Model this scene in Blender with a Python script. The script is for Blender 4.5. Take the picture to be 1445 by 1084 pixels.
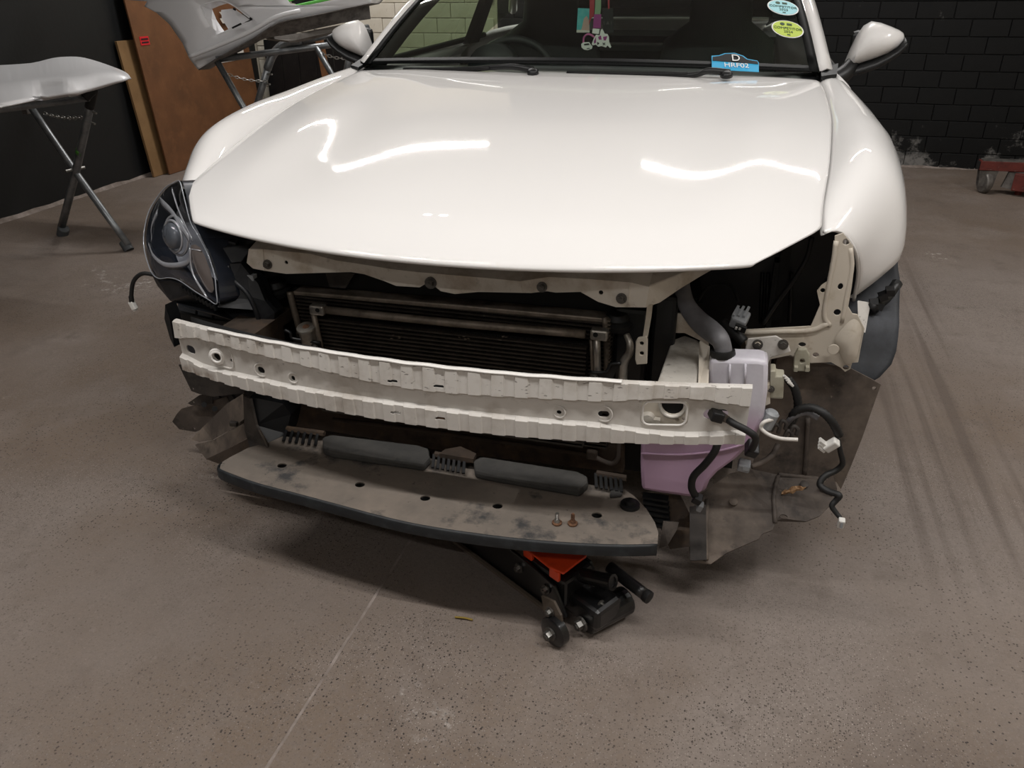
import bpy, bmesh, math, random
from mathutils import Vector, Matrix, Euler
random.seed(7)
for o in list(bpy.data.objects): bpy.data.objects.remove(o)
C = bpy.context.scene.collection
scn = bpy.context.scene
PI = math.pi

# ------------------------------------------------------------------ camera
# car coordinates: x across (positive = photo right), y from the bumper beam towards the rear, z up from the floor
CAM = Vector((0.5207, -1.1659, 1.1741)); YAW, PITCH, ROLL, FPX = -0.2846, 0.4739, -0.0102, 1106.85
_f = Vector((math.sin(YAW)*math.cos(PITCH), math.cos(YAW)*math.cos(PITCH), -math.sin(PITCH)))
_r = Vector((math.cos(YAW), -math.sin(YAW), 0)); _u = _r.cross(_f)
CR = math.cos(ROLL)*_r + math.sin(ROLL)*_u; CU = -math.sin(ROLL)*_r + math.cos(ROLL)*_u; CF = _f
cd = bpy.data.cameras.new('camera'); cam = bpy.data.objects.new('camera', cd); C.objects.link(cam)
cam.matrix_world = Matrix(((CR.x, CU.x, -CF.x, CAM.x), (CR.y, CU.y, -CF.y, CAM.y), (CR.z, CU.z, -CF.z, CAM.z), (0, 0, 0, 1)))
cd.sensor_fit = 'HORIZONTAL'; cd.sensor_width = 36; cd.lens = FPX/1445*36; cd.clip_start = 0.05
scn.camera = cam

# ------------------------------------------------------------------ world, exposure
w = bpy.data.worlds.new('world'); scn.world = w; w.use_nodes = True
w.node_tree.nodes['Background'].inputs[0].default_value = (0.9, 0.95, 1, 1)
w.node_tree.nodes['Background'].inputs[1].default_value = 0.05
vs = scn.view_settings; vs.view_transform = 'Standard'; vs.look = 'None'; vs.gamma = 1; vs.use_curve_mapping = False
vs.exposure = -0.05

# ceiling tubes: (centre, length, rotation about z, watts)
TUBES = [((-1.93, 3.72, 2.75), 1.45, 0.0, 44), ((.85, 3.45, 2.75), 1.5, 0.0, 32),
         ((-1.0, -.55, 2.75), 1.5, 0.0, 33), ((1.2, -.55, 2.75), 1.5, 0.0, 36),
         ((.2, -2.7, 2.75), 1.5, 0.0, 20), ((2.6, 1.0, 2.75), 1.5, PI/2, 34)]

# ------------------------------------------------------------------ helpers
def at(px, py, y=None, x=None, z=None):
    """point of the place seen at photo pixel (px, py) on the plane x=, y= or z="""
    d = CR*((px-722.5)/FPX) - CU*((py-542)/FPX) + CF
    i, v = (0, x) if x is not None else (2, z) if z is not None else (1, y)
    return CAM + d*((v-CAM[i])/d[i])
def T(pts, y=None):
    return [at(p[0], p[1], y=(p[2] if len(p) > 2 else y)) for p in pts]
def mesh(name, bm):
    me = bpy.data.meshes.new(name); bm.to_mesh(me); bm.free(); return me
def obj(name, bm, m=None, parent=None, smooth=False, bevel=0, sub=0, thick=0, off=-1, kind=None, auto=None):
    me = bm if isinstance(bm, bpy.types.Mesh) else mesh(name, bm)
    o = bpy.data.objects.new(name, me); C.objects.link(o)
    if m is not None and len(me.materials) == 0: me.materials.append(m)
    if parent is not None:
        o.parent = parent
        if parent.type == 'EMPTY': o.matrix_parent_inverse = Matrix.Translation(-parent.location)
    if smooth:
        for p in me.polygons: p.use_smooth = True
        if auto: me.set_sharp_from_angle(angle=math.radians(auto))
    if thick:
        md = o.modifiers.new('thick', 'SOLIDIFY'); md.thickness = thick; md.offset = off
    if bevel:
        md = o.modifiers.new('bevel', 'BEVEL'); md.width = bevel; md.segments = 2; md.limit_method = 'ANGLE'; md.angle_limit = math.radians(40)
    if sub:
        md = o.modifiers.new('sub', 'SUBSURF'); md.levels = 1; md.render_levels = sub
    if kind: o['kind'] = kind
    return o
def thing(name, label, cat, loc=(0, 0, 0), group=None):
    o = bpy.data.objects.new(name, None); C.objects.link(o); o.location = loc; o.empty_display_size = .05
    o['label'] = label; o['category'] = cat
    if group: o['group'] = group
    return o
def tag(o, label, cat, group=None):
    o['label'] = label; o['category'] = cat
    if group: o['group'] = group
    return o
def box(bm, c, s, rot=None):
    m = Matrix.Translation(Vector(c))
    if rot is not None: m = m @ (rot.to_4x4() if not isinstance(rot, Euler) else rot.to_matrix().to_4x4())
    m = m @ Matrix.Diagonal((s[0], s[1], s[2], 1))
    bmesh.ops.create_cube(bm, size=1, matrix=m); return bm
def B(c, s, rot=None): return box(bmesh.new(), c, s, rot)
def axis_m(a, b):
    a = Vector(a); b = Vector(b); d = (b-a)
    q = d.to_track_quat('Z', 'Y').to_matrix().to_4x4()
    return Matrix.Translation((a+b)/2) @ q, d.length
def cyl(bm, a, b, r, r2=None, n=16):
    m, L = axis_m(a, b)
    bmesh.ops.create_cone(bm, cap_ends=True, segments=n, radius1=r, radius2=r if r2 is None else r2, depth=L, matrix=m); return bm
def CY(a, b, r, r2=None, n=16): return cyl(bmesh.new(), a, b, r, r2, n)
def spline(P, n=6, closed=False):
    P = [Vector(p) for p in P]; out = []
    N = len(P)
    for i in range(N if closed else N-1):
        p1, p2 = P[i], P[(i+1) % N]
        p0 = P[i-1] if (i > 0 or closed) else p1*2-p2
        p3 = P[(i+2) % N] if (i+2 < N or closed) else p2*2-p1
        for k in range(n):
            t = k/n
            out.append(.5*((2*p1)+(p2-p0)*t+(2*p0-5*p1+4*p2-p3)*t*t+(3*p1-p0-3*p2+p3)*t*t*t))
    if not closed: out.append(P[-1])
    return out
def tube(bm, P, r, n=10, smooth=6, closed=False, corr=0):
    pts = spline(P, smooth, closed) if smooth > 1 else [Vector(p) for p in P]
    N = len(pts); rings = []; up = Vector((.13, .21, .97)); prev = None
    for i, p in enumerate(pts):
        if closed: d = pts[(i+1) % N]-pts[i-1]
        else: d = pts[min(i+1, N-1)]-pts[max(i-1, 0)]
        d.normalize()
        a = (prev if prev else up); a = a-d*a.dot(d)
        if a.length < 1e-4: a = Vector((1, 0, 0))-d*d.x
        a.normalize(); prev = a; b = d.cross(a)
        rr = r(i/(N-1)) if callable(r) else r
        if corr and i % 2: rr *= 1-corr
        rings.append([bm.verts.new(p+a*(rr*math.cos(2*PI*k/n))+b*(rr*math.sin(2*PI*k/n))) for k in range(n)])
    for i in range(N if closed else N-1):
        A, Bq = rings[i], rings[(i+1) % N]
        for k in range(n): bm.faces.new((A[k], A[(k+1) % n], Bq[(k+1) % n], Bq[k]))
    if not closed:
        bm.faces.new(rings[0][::-1]); bm.faces.new(rings[-1])
    return bm
def TB(P, r, **k): return tube(bmesh.new(), P, r, **k)
def loft(rows, bm=None, close=False):
    bm = bm or bmesh.new()
    V = [[bm.verts.new(p) for p in r] for r in rows]
    for i in range(len(V)-1):
        n = len(V[i])
        for k in range(n if close else n-1):
            bm.faces.new((V[i][k], V[i][(k+1) % n], V[i+1][(k+1) % n], V[i+1][k]))
    return bm
def caps(bm, rows_first, rows_last): pass
def plate(outline, holes=(), vec=(0, .004, 0), bm=None):
    bm = bm or bmesh.new(); E = []; vec = Vector(vec); vs0 = []
    for loop in [outline]+list(holes):
        vv = [bm.verts.new(p) for p in loop]; vs0 += vv
        for i in range(len(vv)): E.append(bm.edges.new((vv[i], vv[(i+1) % len(vv)])))
    nn = Vector(); O_ = [Vector(p) for p in outline]
    for i in range(len(O_)): nn += O_[i].cross(O_[(i+1) % len(O_)])
    nn.normalize()
    r = bmesh.ops.triangle_fill(bm, use_beauty=True, edges=E, normal=nn)
    F = [g for g in r['geom'] if isinstance(g, bmesh.types.BMFace)]
    if vec.length > 0:
        ex = bmesh.ops.extrude_face_region(bm, geom=F)
        bmesh.ops.translate(bm, vec=vec, verts=[g for g in ex['geom'] if isinstance(g, bmesh.types.BMVert)])
    bmesh.ops.recalc_face_normals(bm, faces=bm.faces[:]); return bm
def circ(c, r, n=12, ax='y', ry=None, rot=0):
    c = Vector(c); out = []; ry = ry or r
    for k in range(n):
        a = 2*PI*k/n; u, v = r*math.cos(a), ry*math.sin(a)
        u, v = u*math.cos(rot)-v*math.sin(rot), u*math.sin(rot)+v*math.cos(rot)
        out.append(c+(Vector((u, 0, v)) if ax == 'y' else Vector((u, v, 0)) if ax == 'z' else Vector((0, u, v))))
    return out
def rrect(c, w, h, r, ax='y', n=4):
    c = Vector(c); out = []
    for q, (sx, sy) in enumerate(((1, 1), (-1, 1), (-1, -1), (1, -1))):
        for k in range(n+1):
            a = q*PI/2+k/n*PI/2
            u = sx*(w/2-r)+r*math.cos(a); v = sy*(h/2-r)+r*math.sin(a)
            out.append(c+(Vector((u, 0, v)) if ax == 'y' else Vector((u, v, 0)) if ax == 'z' else Vector((0, u, v))))
    return out
def lathe(bm, prof, a, axis, n=24):
    """prof: list of (distance along axis, radius)"""
    a = Vector(a); axis = Vector(axis).normalized(); e = axis.orthogonal().normalized(); f = axis.cross(e)
    R = []
    for d, r in prof:
        R.append([bm.verts.new(a+axis*d+(e*math.cos(2*PI*k/n)+f*math.sin(2*PI*k/n))*max(r, 1e-5)) for k in range(n)])
    for i in range(len(R)-1):
        for k in range(n): bm.faces.new((R[i][k], R[i][(k+1) % n], R[i+1][(k+1) % n], R[i+1][k]))
    bmesh.ops.remove_doubles(bm, verts=bm.verts[:], dist=1e-6)
    bmesh.ops.recalc_face_normals(bm, faces=bm.faces[:]); return bm
def LT(prof, a, axis, n=24): return lathe(bmesh.new(), prof, a, axis, n)
def torus(bm, c, axis, R, r, n=24, k=8):
    axis = Vector(axis).normalized(); e = axis.orthogonal().normalized(); f = axis.cross(e); c = Vector(c)
    return tube(bm, [c+(e*math.cos(2*PI*i/n)+f*math.sin(2*PI*i/n))*R for i in range(n)], r, n=k, smooth=1, closed=True)
def bolt(name, c, axis, r, m, parent, washer=True):
    c = Vector(c); ax = Vector(axis).normalized(); bm = bmesh.new()
    if washer: cyl(bm, c, c+ax*r*.35, r*1.35, n=14)
    n0 = len(bm.faces)
    cyl(bm, c+ax*r*.3, c+ax*r*1.3, r*.86, n=6)
    n1 = len(bm.faces)
    cyl(bm, c+ax*r*1.3, c+ax*r*1.5, r*.45, n=10)
    for i, f in enumerate(bm.faces): f.material_index = 1 if n0 <= i < n1 else 0
    o = obj(name, bm, M['darkbolt'], parent); o.data.materials.append(M['steel'] if m is M['darkbolt'] else m)
    return o
def cut(o, cutter_bm):
    co = bpy.data.objects.new('tmp', mesh('tmp', cutter_bm)); C.objects.link(co)
    md = o.modifiers.new('b', 'BOOLEAN'); md.object = co; md.operation = 'DIFFERENCE'; md.solver = 'EXACT'
    bpy.context.view_layer.update()
    dg = bpy.context.evaluated_depsgraph_get()
    me = bpy.data.meshes.new_from_object(o.evaluated_get(dg), depsgraph=dg)
    old = o.data; o.modifiers.clear(); o.data = me; me.name = old.name
    bpy.data.meshes.remove(old); bpy.data.objects.remove(co)
    return o
def dome(outline, vec, rings=5, bm=None, power=2):
    """outline pulled over a bulge along vec"""
    bm = bm or bmesh.new(); O = [Vector(p) for p in outline]; c = sum(O, Vector())/len(O); vec = Vector(vec); R = []
    for j in range(rings):
        t = 1-j/rings
        R.append([bm.verts.new(c+(p-c)*t+vec*(1-t**power)) for p in O])
    cv = bm.verts.new(c+vec); n = len(O)
    for j in range(rings-1):
        for k in range(n): bm.faces.new((R[j][k], R[j][(k+1) % n], R[j+1][(k+1) % n], R[j+1][k]))
    for k in range(n): bm.faces.new((R[-1][k], R[-1][(k+1) % n], cv))
    bmesh.ops.recalc_face_normals(bm, faces=bm.faces[:]); return bm
def lettering(name, txt, size, M, m, parent, extrude=.0004, align='CENTER', sx=1):
    cu = bpy.data.curves.new('t', 'FONT'); cu.body = txt; cu.size = size; cu.align_x = align; cu.align_y = 'CENTER'; cu.extrude = extrude
    to = bpy.data.objects.new('t', cu); C.objects.link(to); bpy.context.view_layer.update()
    dg = bpy.context.evaluated_depsgraph_get()
    me = bpy.data.meshes.new_from_object(to.evaluated_get(dg), depsgraph=dg)
    bpy.data.objects.remove(to); bpy.data.curves.remove(cu)
    me.transform(M @ Matrix.Diagonal((sx, 1, 1, 1))); me.name = name
    return obj(name, me, m, parent)

# ------------------------------------------------------------------ materials
def lin(c):
    if isinstance(c, str): c = [int(c[i:i+2], 16)/255 for i in (0, 2, 4)]
    return tuple(v/12.92 if v <= .04045 else ((v+.055)/1.055)**2.4 for v in c)+(1,)
def mat(name, col, rough=.5, metal=0, coat=0, dirt=(), bump=0, bscale=200, spec=.5, trans=0, emis=None, rvar=0):
    """dirt: list of (colour, scale, low, high, detail) noise layers over the base colour"""
    m = bpy.data.materials.new(name); m.use_nodes = True; nt = m.node_tree; N = nt.nodes; L = nt.links
    b = N['Principled BSDF']; b.inputs['Base Color'].default_value = lin(col); b.inputs['Roughness'].default_value = rough
    b.inputs['Metallic'].default_value = metal; b.inputs['Specular IOR Level'].default_value = spec
    if coat: b.inputs['Coat Weight'].default_value = coat; b.inputs['Coat Roughness'].default_value = .03
    if trans: b.inputs['Transmission Weight'].default_value = trans
    if emis: b.inputs['Emission Color'].default_value = lin(emis[0]); b.inputs['Emission Strength'].default_value = emis[1]
    tc = N.new('ShaderNodeTexCoord'); prev = None
    for i, d in enumerate(dirt):
        nz = N.new('ShaderNodeTexNoise'); nz.inputs['Scale'].default_value = d[1]; nz.inputs['Detail'].default_value = d[4] if len(d) > 4 else 5
        nz.inputs['Roughness'].default_value = .65
        L.new(tc.outputs['Object'], nz.inputs['Vector'])
        rp = N.new('ShaderNodeMapRange'); rp.inputs[1].default_value = d[2]; rp.inputs[2].default_value = d[3]; rp.inputs[4].default_value = d[5] if len(d) > 5 else 1
        L.new(nz.outputs['Fac'], rp.inputs[0])
        mx = N.new('ShaderNodeMix'); mx.data_type = 'RGBA'
        if prev is None: mx.inputs['A'].default_value = lin(col)
        else: L.new(prev, mx.inputs['A'])
        mx.inputs['B'].default_value = lin(d[0]); L.new(rp.outputs[0], mx.inputs['Factor']); prev = mx.outputs['Result']
    if prev is not None: L.new(prev, b.inputs['Base Color'])
    if bump:
        nz = N.new('ShaderNodeTexNoise'); nz.inputs['Scale'].default_value = bscale; nz.inputs['Detail'].default_value = 4
        L.new(tc.outputs['Object'], nz.inputs['Vector'])
        bp = N.new('ShaderNodeBump'); bp.inputs['Strength'].default_value = bump; bp.inputs['Distance'].default_value = .002
        L.new(nz.outputs['Fac'], bp.inputs['Height']); L.new(bp.outputs[0], b.inputs['Normal'])
    return m
def thin_glass(name, tint, ior=1.5):
    m = bpy.data.materials.new(name); m.use_nodes = True; nt = m.node_tree; N = nt.nodes; L = nt.links
    N.remove(N['Principled BSDF']); out = N['Material Output']
    t = N.new('ShaderNodeBsdfTransparent'); t.inputs[0].default_value = lin(tint)
    g = N.new('ShaderNodeBsdfGlossy'); g.inputs['Roughness'].default_value = .02
    lw = N.new('ShaderNodeLayerWeight'); lw.inputs[0].default_value = .5
    pw = N.new('ShaderNodeMath'); pw.operation = 'POWER'; pw.inputs[1].default_value = 5; L.new(lw.outputs['Facing'], pw.inputs[0])
    f = N.new('ShaderNodeMath'); f.operation = 'MULTIPLY_ADD'; f.inputs[1].default_value = .95; f.inputs[2].default_value = .045; L.new(pw.outputs[0], f.inputs[0])
    mx = N.new('ShaderNodeMixShader'); L.new(f.outputs[0], mx.inputs[0]); L.new(t.outputs[0], mx.inputs[1]); L.new(g.outputs[0], mx.inputs[2])
    L.new(mx.outputs[0], out.inputs[0]); return m

M = {}
M['paint'] = mat('white_car_paint', 'eceae8', .6, coat=1, spec=.2)
M['paint2'] = mat('white_bumper_paint', 'f2f2f4', .35, coat=.7)
M['beam'] = mat('beam_white_primer', 'd3cfc9', .55, dirt=[('b0a89e', 9, .48, .72), ('857a6d', 40, .62, .8, 6, .6)])
M['beam_lip'] = mat('beam_pale_lip', 'eeebe6', .4)  # paler than the beam; used on lip, boss, rim and a clip
M['support'] = mat('grimy_white_steel', 'd8d0c4', .5, dirt=[('a8967f', 14, .45, .75), ('6b5a48', 45, .6, .78, 6, .7)])
M['beige'] = mat('beige_primer_steel', 'c6bdaf', .5, dirt=[('a89b86', 12, .5, .75), ('8a7350', 30, .62, .8, 5, .7)])
M['alu'] = mat('dull_aluminium', 'b9b4ac', .38, .8, dirt=[('7d7468', 30, .45, .75)])
M['rail'] = mat('silver_frame_rail', 'c9c4bb', .45, .25, dirt=[('8f877a', 14, .45, .75), ('4a4238', 60, .62, .75, 6)])
M['steel'] = mat('zinc_steel', 'a9a7a2', .35, .9)
M['rust'] = mat('rusty_steel', '5c402e', .8, .1, dirt=[('77543a', 120, .45, .65), ('40281a', 90, .5, .7)])
M['gal'] = mat('galvanised_tube', '8f9294', .42, .8, dirt=[('6f7275', 20, .4, .7)])
M['core'] = mat('radiator_core', '1d1b19', .6, .2, dirt=[('3b352e', 60, .55, .8)])
M['fin'] = mat('condenser_tube', '443e38', .5, .4, dirt=[('2a2622', 30, .4, .7), ('7b7060', 140, .66, .8)])
M['radframe'] = mat('dusty_radiator_frame', '8d8276', .5, .5, dirt=[('5d5449', 25, .4, .7)])
M['black'] = mat('black_plastic', '101113', .45, dirt=[('222221', 20, .5, .8)])
M['blackmat'] = mat('dark_engine_bay', '0c0c0c', .75)
M['blacksat'] = mat('headlamp_bracket_black', '131519', .42, dirt=[('2a2b2e', 18, .5, .8)])
M['rubber'] = mat('black_rubber', '151515', .6)
M['tyre'] = mat('tyre_rubber', '24262a', .65, dirt=[('3d4046', 12, .45, .75), ('6a6a6a', 90, .68, .8)])
M['liner'] = mat('dusty_fender_liner', '4a423c', .75, dirt=[('74685d', 6, .42, .66), ('2a2522', 14, .54, .70), ('8b8074', 70, .66, .8)], bump=.3, bscale=60)
M['linerd'] = mat('dark_fender_liner', '35302c', .7, dirt=[('4f4740', 9, .45, .75), ('201d1b', 20, .5, .7)], bump=.2, bscale=60)
M['split'] = mat('dusty_undertray', '6e665e', .85, dirt=[('857a6f', 7, .4, .7), ('3b3a3a', 11, .56, .68, 6), ('262626', 60, .66, .74, 5)], bump=.4, bscale=90)
M['splitedge'] = mat('splitter_black_edge', '14171a', .55, dirt=[('2b2f32', 25, .5, .75)])
M['pad'] = mat('grey_foam_block', '393836', .9, dirt=[('4a4845', 12, .4, .7), ('2c2c2d', 40, .6, .75)], bump=.4, bscale=120)
M['hose'] = mat('grey_filler_hose', '717073', .5, dirt=[('5c5b5d', 18, .4, .7)])
M['conn'] = mat('grey_connector', '8e9194', .5)
M['connw'] = mat('white_connector', 'd6d4cf', .45)
M['conng'] = mat('pale_sensor_box', 'a9a594', .5, dirt=[('8c8674', 20, .45, .75)])
M['brown'] = mat('brown_underside', '3a2f26', .8, dirt=[('5a4632', 14, .5, .8), ('20180f', 22, .5, .7)])
M['glass'] = thin_glass('windscreen_glass', 'dfe8df')
M['sglass'] = thin_glass('side_glass', 'b9c9b0')
M['rglass'] = thin_glass('tinted_rear_glass', '4a4d48')
M['bowl'] = mat('headlamp_bowl', '9a9da3', .25, .35)
M['frit'] = mat('black_frit', '0b0c0c', .5, spec=.1)
M['darkbolt'] = mat('dark_bolt_steel', '5d5a56', .4, .7)
M['footgrey'] = mat('grey_rubber_foot', '45484a', .7)
M['lens'] = thin_glass('headlamp_lens', 'f4f4f6', 1.45)
M['chrome'] = mat('headlamp_chrome', 'dcdee2', .15, .55)
M['smoke'] = mat('headlamp_dark_bezel', '2b303a', .25, .3, coat=.5)
M['projector'] = mat('projector_glass', '6a6f76', .08, .2, coat=1)
M['signal'] = mat('turn_signal_reflector', '9c918a', .18, .5)
M['dark'] = mat('cabin_dark', '1a1b1a', .7)
M['dash'] = mat('dash_vinyl', '1d2022', .55)
M['seat'] = mat('seat_cloth', '202224', .8)
M['jackblk'] = mat('jack_black_paint', '101011', .35, coat=.3, dirt=[('242424', 30, .55, .8)])
M['jackred'] = mat('jack_orange_paint', 'd8431a', .4, coat=.3, dirt=[('b0360f', 14, .5, .8)])
M['jackrail'] = mat('jack_dusty_rail', '4b4137', .7)
M['hardboard'] = mat('brown_hardboard', '70492b', .7, dirt=[('5f3e24', 4, .4, .7), ('7d5433', 9, .5, .8)])
M['mdf'] = mat('tan_fibreboard', '8a6b46', .8, dirt=[('7a5c3a', 5, .4, .7)])
M['wood'] = mat('raw_timber', '7d5433', .75, dirt=[('5d3c22', 12, .4, .7)])
M['greywood'] = mat('weathered_plank', '8c8680', .85, dirt=[('6b655e', 10, .4, .7)])
M['redlab'] = mat('red_label', 'd4202a', .5); M['darktxt'] = mat('dark_print', '2a1016', .6)
M['paper'] = mat('white_paper', 'd8d4cc', .8, dirt=[('a9a49c', 30, .55, .7)])
M['trolley'] = mat('worn_red_paint', '6a2a22', .6, dirt=[('4a1d18', 20, .4, .7), ('8a8078', 60, .64, .75)])
M['trgrey'] = mat('worn_grey_steel', '7a7672', .5, .5, dirt=[('4c4946', 25, .4, .7)])
M['leaf'] = mat('dry_leaf', 'c09c76', .8, dirt=[('7b5636', 60, .45, .65)])
M['twig'] = mat('yellow_straw', '8a7430', .8)
M['green'] = mat('green_sticker', '3f7a2a', .5); M['greenb'] = mat('green_bar', '5fbf4a', .5)
M['cyan'] = mat('pale_cyan_vinyl', '9fdde6', .5); M['lime'] = mat('lime_vinyl', 'c0d644', .5)
M['blue'] = mat('blue_vinyl', '3fb0e0', .5); M['white'] = mat('white_vinyl', 'f4f4f2', .5); M['blackv'] = mat('black_vinyl', '101314', .5)
M['ink'] = mat('dark_ink', '2b4a30', .6)
M['teal'] = mat('teal_card', '4fb8bd', .5, dirt=[('7fd0cf', 40, .45, .7)])
M['pink'] = mat('pink_cord', 'c86aa0', .5); M['purple'] = mat('purple_strap', 'a0408a', .6); M['redstrap'] = mat('red_strap', 'a8323c', .7); M['sage'] = mat('sage_strap', '8aa888', .7)
M['blush'] = mat('card_blush', 'c9a9a0', .6)

M['lensrim'] = mat('clear_lens_edge', 'a9adb4', .15, .3)
def stain_beam():
    """rust creeping from the lower left flange and scuffs along the top"""
    m = M['beam']; nt = m.node_tree; N = nt.nodes; L = nt.links; b = N['Principled BSDF']
    tc = N.new('ShaderNodeTexCoord'); sep = N.new('ShaderNodeSeparateXYZ'); L.new(tc.outputs['Object'], sep.inputs[0])
    def mr(s, a, c, t=1):
        r = N.new('ShaderNodeMapRange'); r.inputs[1].default_value = a; r.inputs[2].default_value = c; r.inputs[4].default_value = t; L.new(s, r.inputs[0]); return r.outputs[0]
    def mul(a, c):
        q = N.new('ShaderNodeMath'); q.operation = 'MULTIPLY'; L.new(a, q.inputs[0]); L.new(c, q.inputs[1]); return q.outputs[0]
    nz = N.new('ShaderNodeTexNoise'); nz.inputs['Scale'].default_value = 45; nz.inputs['Detail'].default_value = 5; L.new(tc.outputs['Object'], nz.inputs['Vector'])
    f = mul(mul(mr(sep.outputs['X'], -.44, -.50), mr(sep.outputs['Z'], .462, .442)), mr(nz.outputs['Fac'], .42, .62, .85))
    old = b.inputs['Base Color'].links[0].from_socket
    x = N.new('ShaderNodeMix'); x.data_type = 'RGBA'; L.new(f, x.inputs['Factor']); L.new(old, x.inputs['A']); x.inputs['B'].default_value = lin('6e5030'); 
    n2 = N.new('ShaderNodeTexNoise'); n2.inputs['Scale'].default_value = 1; n2.inputs['Detail'].default_value = 6; mp = N.new('ShaderNodeMapping'); mp.inputs['Scale'].default_value = (70, 70, 190); L.new(tc.outputs['Object'], mp.inputs[0]); L.new(mp.outputs[0], n2.inputs['Vector'])
    g = mul(mr(sep.outputs['Z'], .505, .525), mr(n2.outputs['Fac'], .64, .68, .7))
    y = N.new('ShaderNodeMix'); y.data_type = 'RGBA'; L.new(g, y.inputs['Factor']); L.new(x.outputs['Result'], y.inputs['A']); y.inputs['B'].default_value = lin('57504a')
    L.new(y.outputs['Result'], b.inputs['Base Color'])
stain_beam()

# special materials -------------------------------------------------
def floor_mat():
    m = bpy.data.materials.new('concrete_floor'); m.use_nodes = True; nt = m.node_tree; N = nt.nodes; L = nt.links
    b = N['Principled BSDF']; tc = N.new('ShaderNodeTexCoord')
    def noise(s, d=6, r=.6, sc=None):
        n = N.new('ShaderNodeTexNoise'); n.inputs['Scale'].default_value = s; n.inputs['Detail'].default_value = d; n.inputs['Roughness'].default_value = r
        if sc:
            mp = N.new('ShaderNodeMapping'); mp.inputs['Scale'].default_value = sc; L.new(tc.outputs['Object'], mp.inputs[0]); L.new(mp.outputs[0], n.inputs['Vector'])
        else: L.new(tc.outputs['Object'], n.inputs['Vector'])
        return n.outputs['Fac']
    def rng(f, a, c, t=1):
        r = N.new('ShaderNodeMapRange'); r.inputs[1].default_value = a; r.inputs[2].default_value = c; r.inputs[4].default_value = t; L.new(f, r.inputs[0]); return r.outputs[0]
    def mix(A, Bc, f):
        x = N.new('ShaderNodeMix'); x.data_type = 'RGBA'; L.new(f, x.inputs['Factor'])
        if isinstance(A, str): x.inputs['A'].default_value = lin(A)
        else: L.new(A, x.inputs['A'])
        x.inputs['B'].default_value = lin(Bc); return x.outputs['Result']
    c = mix('837972', '75675b', rng(noise(.7, 5), .4, .6))
    c = mix(c, '8c827b', rng(noise(2.3, 6), .5, .75))
    c = mix(c, '5f534b', rng(noise(1.6, 8, .7), .56, .74, .75))
    c = mix(c, '50463f', rng(noise(4.5, 8, .7), .62, .76, .6))
    c = mix(c, '675c54', rng(noise(9, 8, .75), .52, .72, .6))
    c = mix(c, '8f857e', rng(noise(22, 7, .7), .58, .74, .5))
    c = mix(c, '766c65', rng(noise(90, 3), .45, .7, .6))
    # aggregate specks
    def specks(scale, thr, col, dens_scale, lo, hi, c):
        v = N.new('ShaderNodeTexVoronoi'); v.inputs['Scale'].default_value = scale; v.inputs['Randomness'].default_value = 1; L.new(tc.outputs['Object'], v.inputs['Vector'])
        s = N.new('ShaderNodeMath'); s.operation = 'LESS_THAN'; s.inputs[1].default_value = thr; L.new(v.outputs['Distance'], s.inputs[0])
        sep = N.new('ShaderNodeSeparateColor'); L.new(v.outputs['Color'], sep.inputs[0])
        g = N.new('ShaderNodeMath'); g.operation = 'LESS_THAN'; g.inputs[1].default_value = .45; L.new(sep.outputs[0], g.inputs[0])
        p = N.new('ShaderNodeMath'); p.operation = 'MULTIPLY'; L.new(s.outputs[0], p.inputs[0]); L.new(g.outputs[0], p.inputs[1])
        q = N.new('ShaderNodeMath'); q.operation = 'MULTIPLY'; L.new(p.outputs[0], q.inputs[0]); L.new(rng(noise(dens_scale), lo, hi), q.inputs[1])
        return mix(c, col, q.outputs[0])
    c = specks(125, .25, '3a322e', 1.3, .38, .60, c)
    c = specks(260, .28, '453c36', 2.1, .4, .6, c)
    c = specks(210, .22, 'a99f97', 1.9, .46, .66, c)
    c = mix(c, '5a5049', rng(noise(240, 4, .7), .54, .72, .55))
    c = mix(c, 'a1978f', rng(noise(170, 4, .7), .58, .74, .45))
    # faint tyre streaks on the drive-out line
    sx_ = N.new('ShaderNodeSeparateXYZ'); L.new(tc.outputs['Object'], sx_.inputs[0])
    def band(sock, a, b, s):
        r1 = N.new('ShaderNodeMapRange'); r1.inputs[1].default_value = a; r1.inputs[2].default_value = a+s; L.new(sock, r1.inputs[0])
        r2 = N.new('ShaderNodeMapRange'); r2.inputs[1].default_value = b; r2.inputs[2].default_value = b-s; L.new(sock, r2.inputs[0])
        mm = N.new('ShaderNodeMath'); mm.operation = 'MULTIPLY'; L.new(r1.outputs[0], mm.inputs[0]); L.new(r2.outputs[0], mm.inputs[1]); return mm.outputs[0]
    mb_ = N.new('ShaderNodeMath'); mb_.operation = 'MULTIPLY'; L.new(band(sx_.outputs['X'], .95, 1.35, .06), mb_.inputs[0]); L.new(band(sx_.outputs['Y'], .2, 3.2, .5), mb_.inputs[1])
    mc_ = N.new('ShaderNodeMath'); mc_.operation = 'MULTIPLY'; L.new(mb_.outputs[0], mc_.inputs[0]); L.new(rng(noise(1, 3, .5, (22, .5, 1)), .48, .62, .55), mc_.inputs[1])
    c = mix(c, '564b44', mc_.outputs[0])
    # white scuffs
    sc = rng(noise(1.1, 3), .64, .70); sd = rng(noise(26, 6, .75), .53, .62)
    p = N.new('ShaderNodeMath'); p.operation = 'MULTIPLY'; L.new(sc, p.inputs[0]); L.new(sd, p.inputs[1])
    c = mix(c, 'c9c4be', p.outputs[0])
    L.new(c, b.inputs['Base Color']); b.inputs['Roughness'].default_value = .7; b.inputs['Specular IOR Level'].default_value = .35
    bp = N.new('ShaderNodeBump'); bp.inputs['Strength'].default_value = .6; bp.inputs['Distance'].default_value = .003
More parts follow.
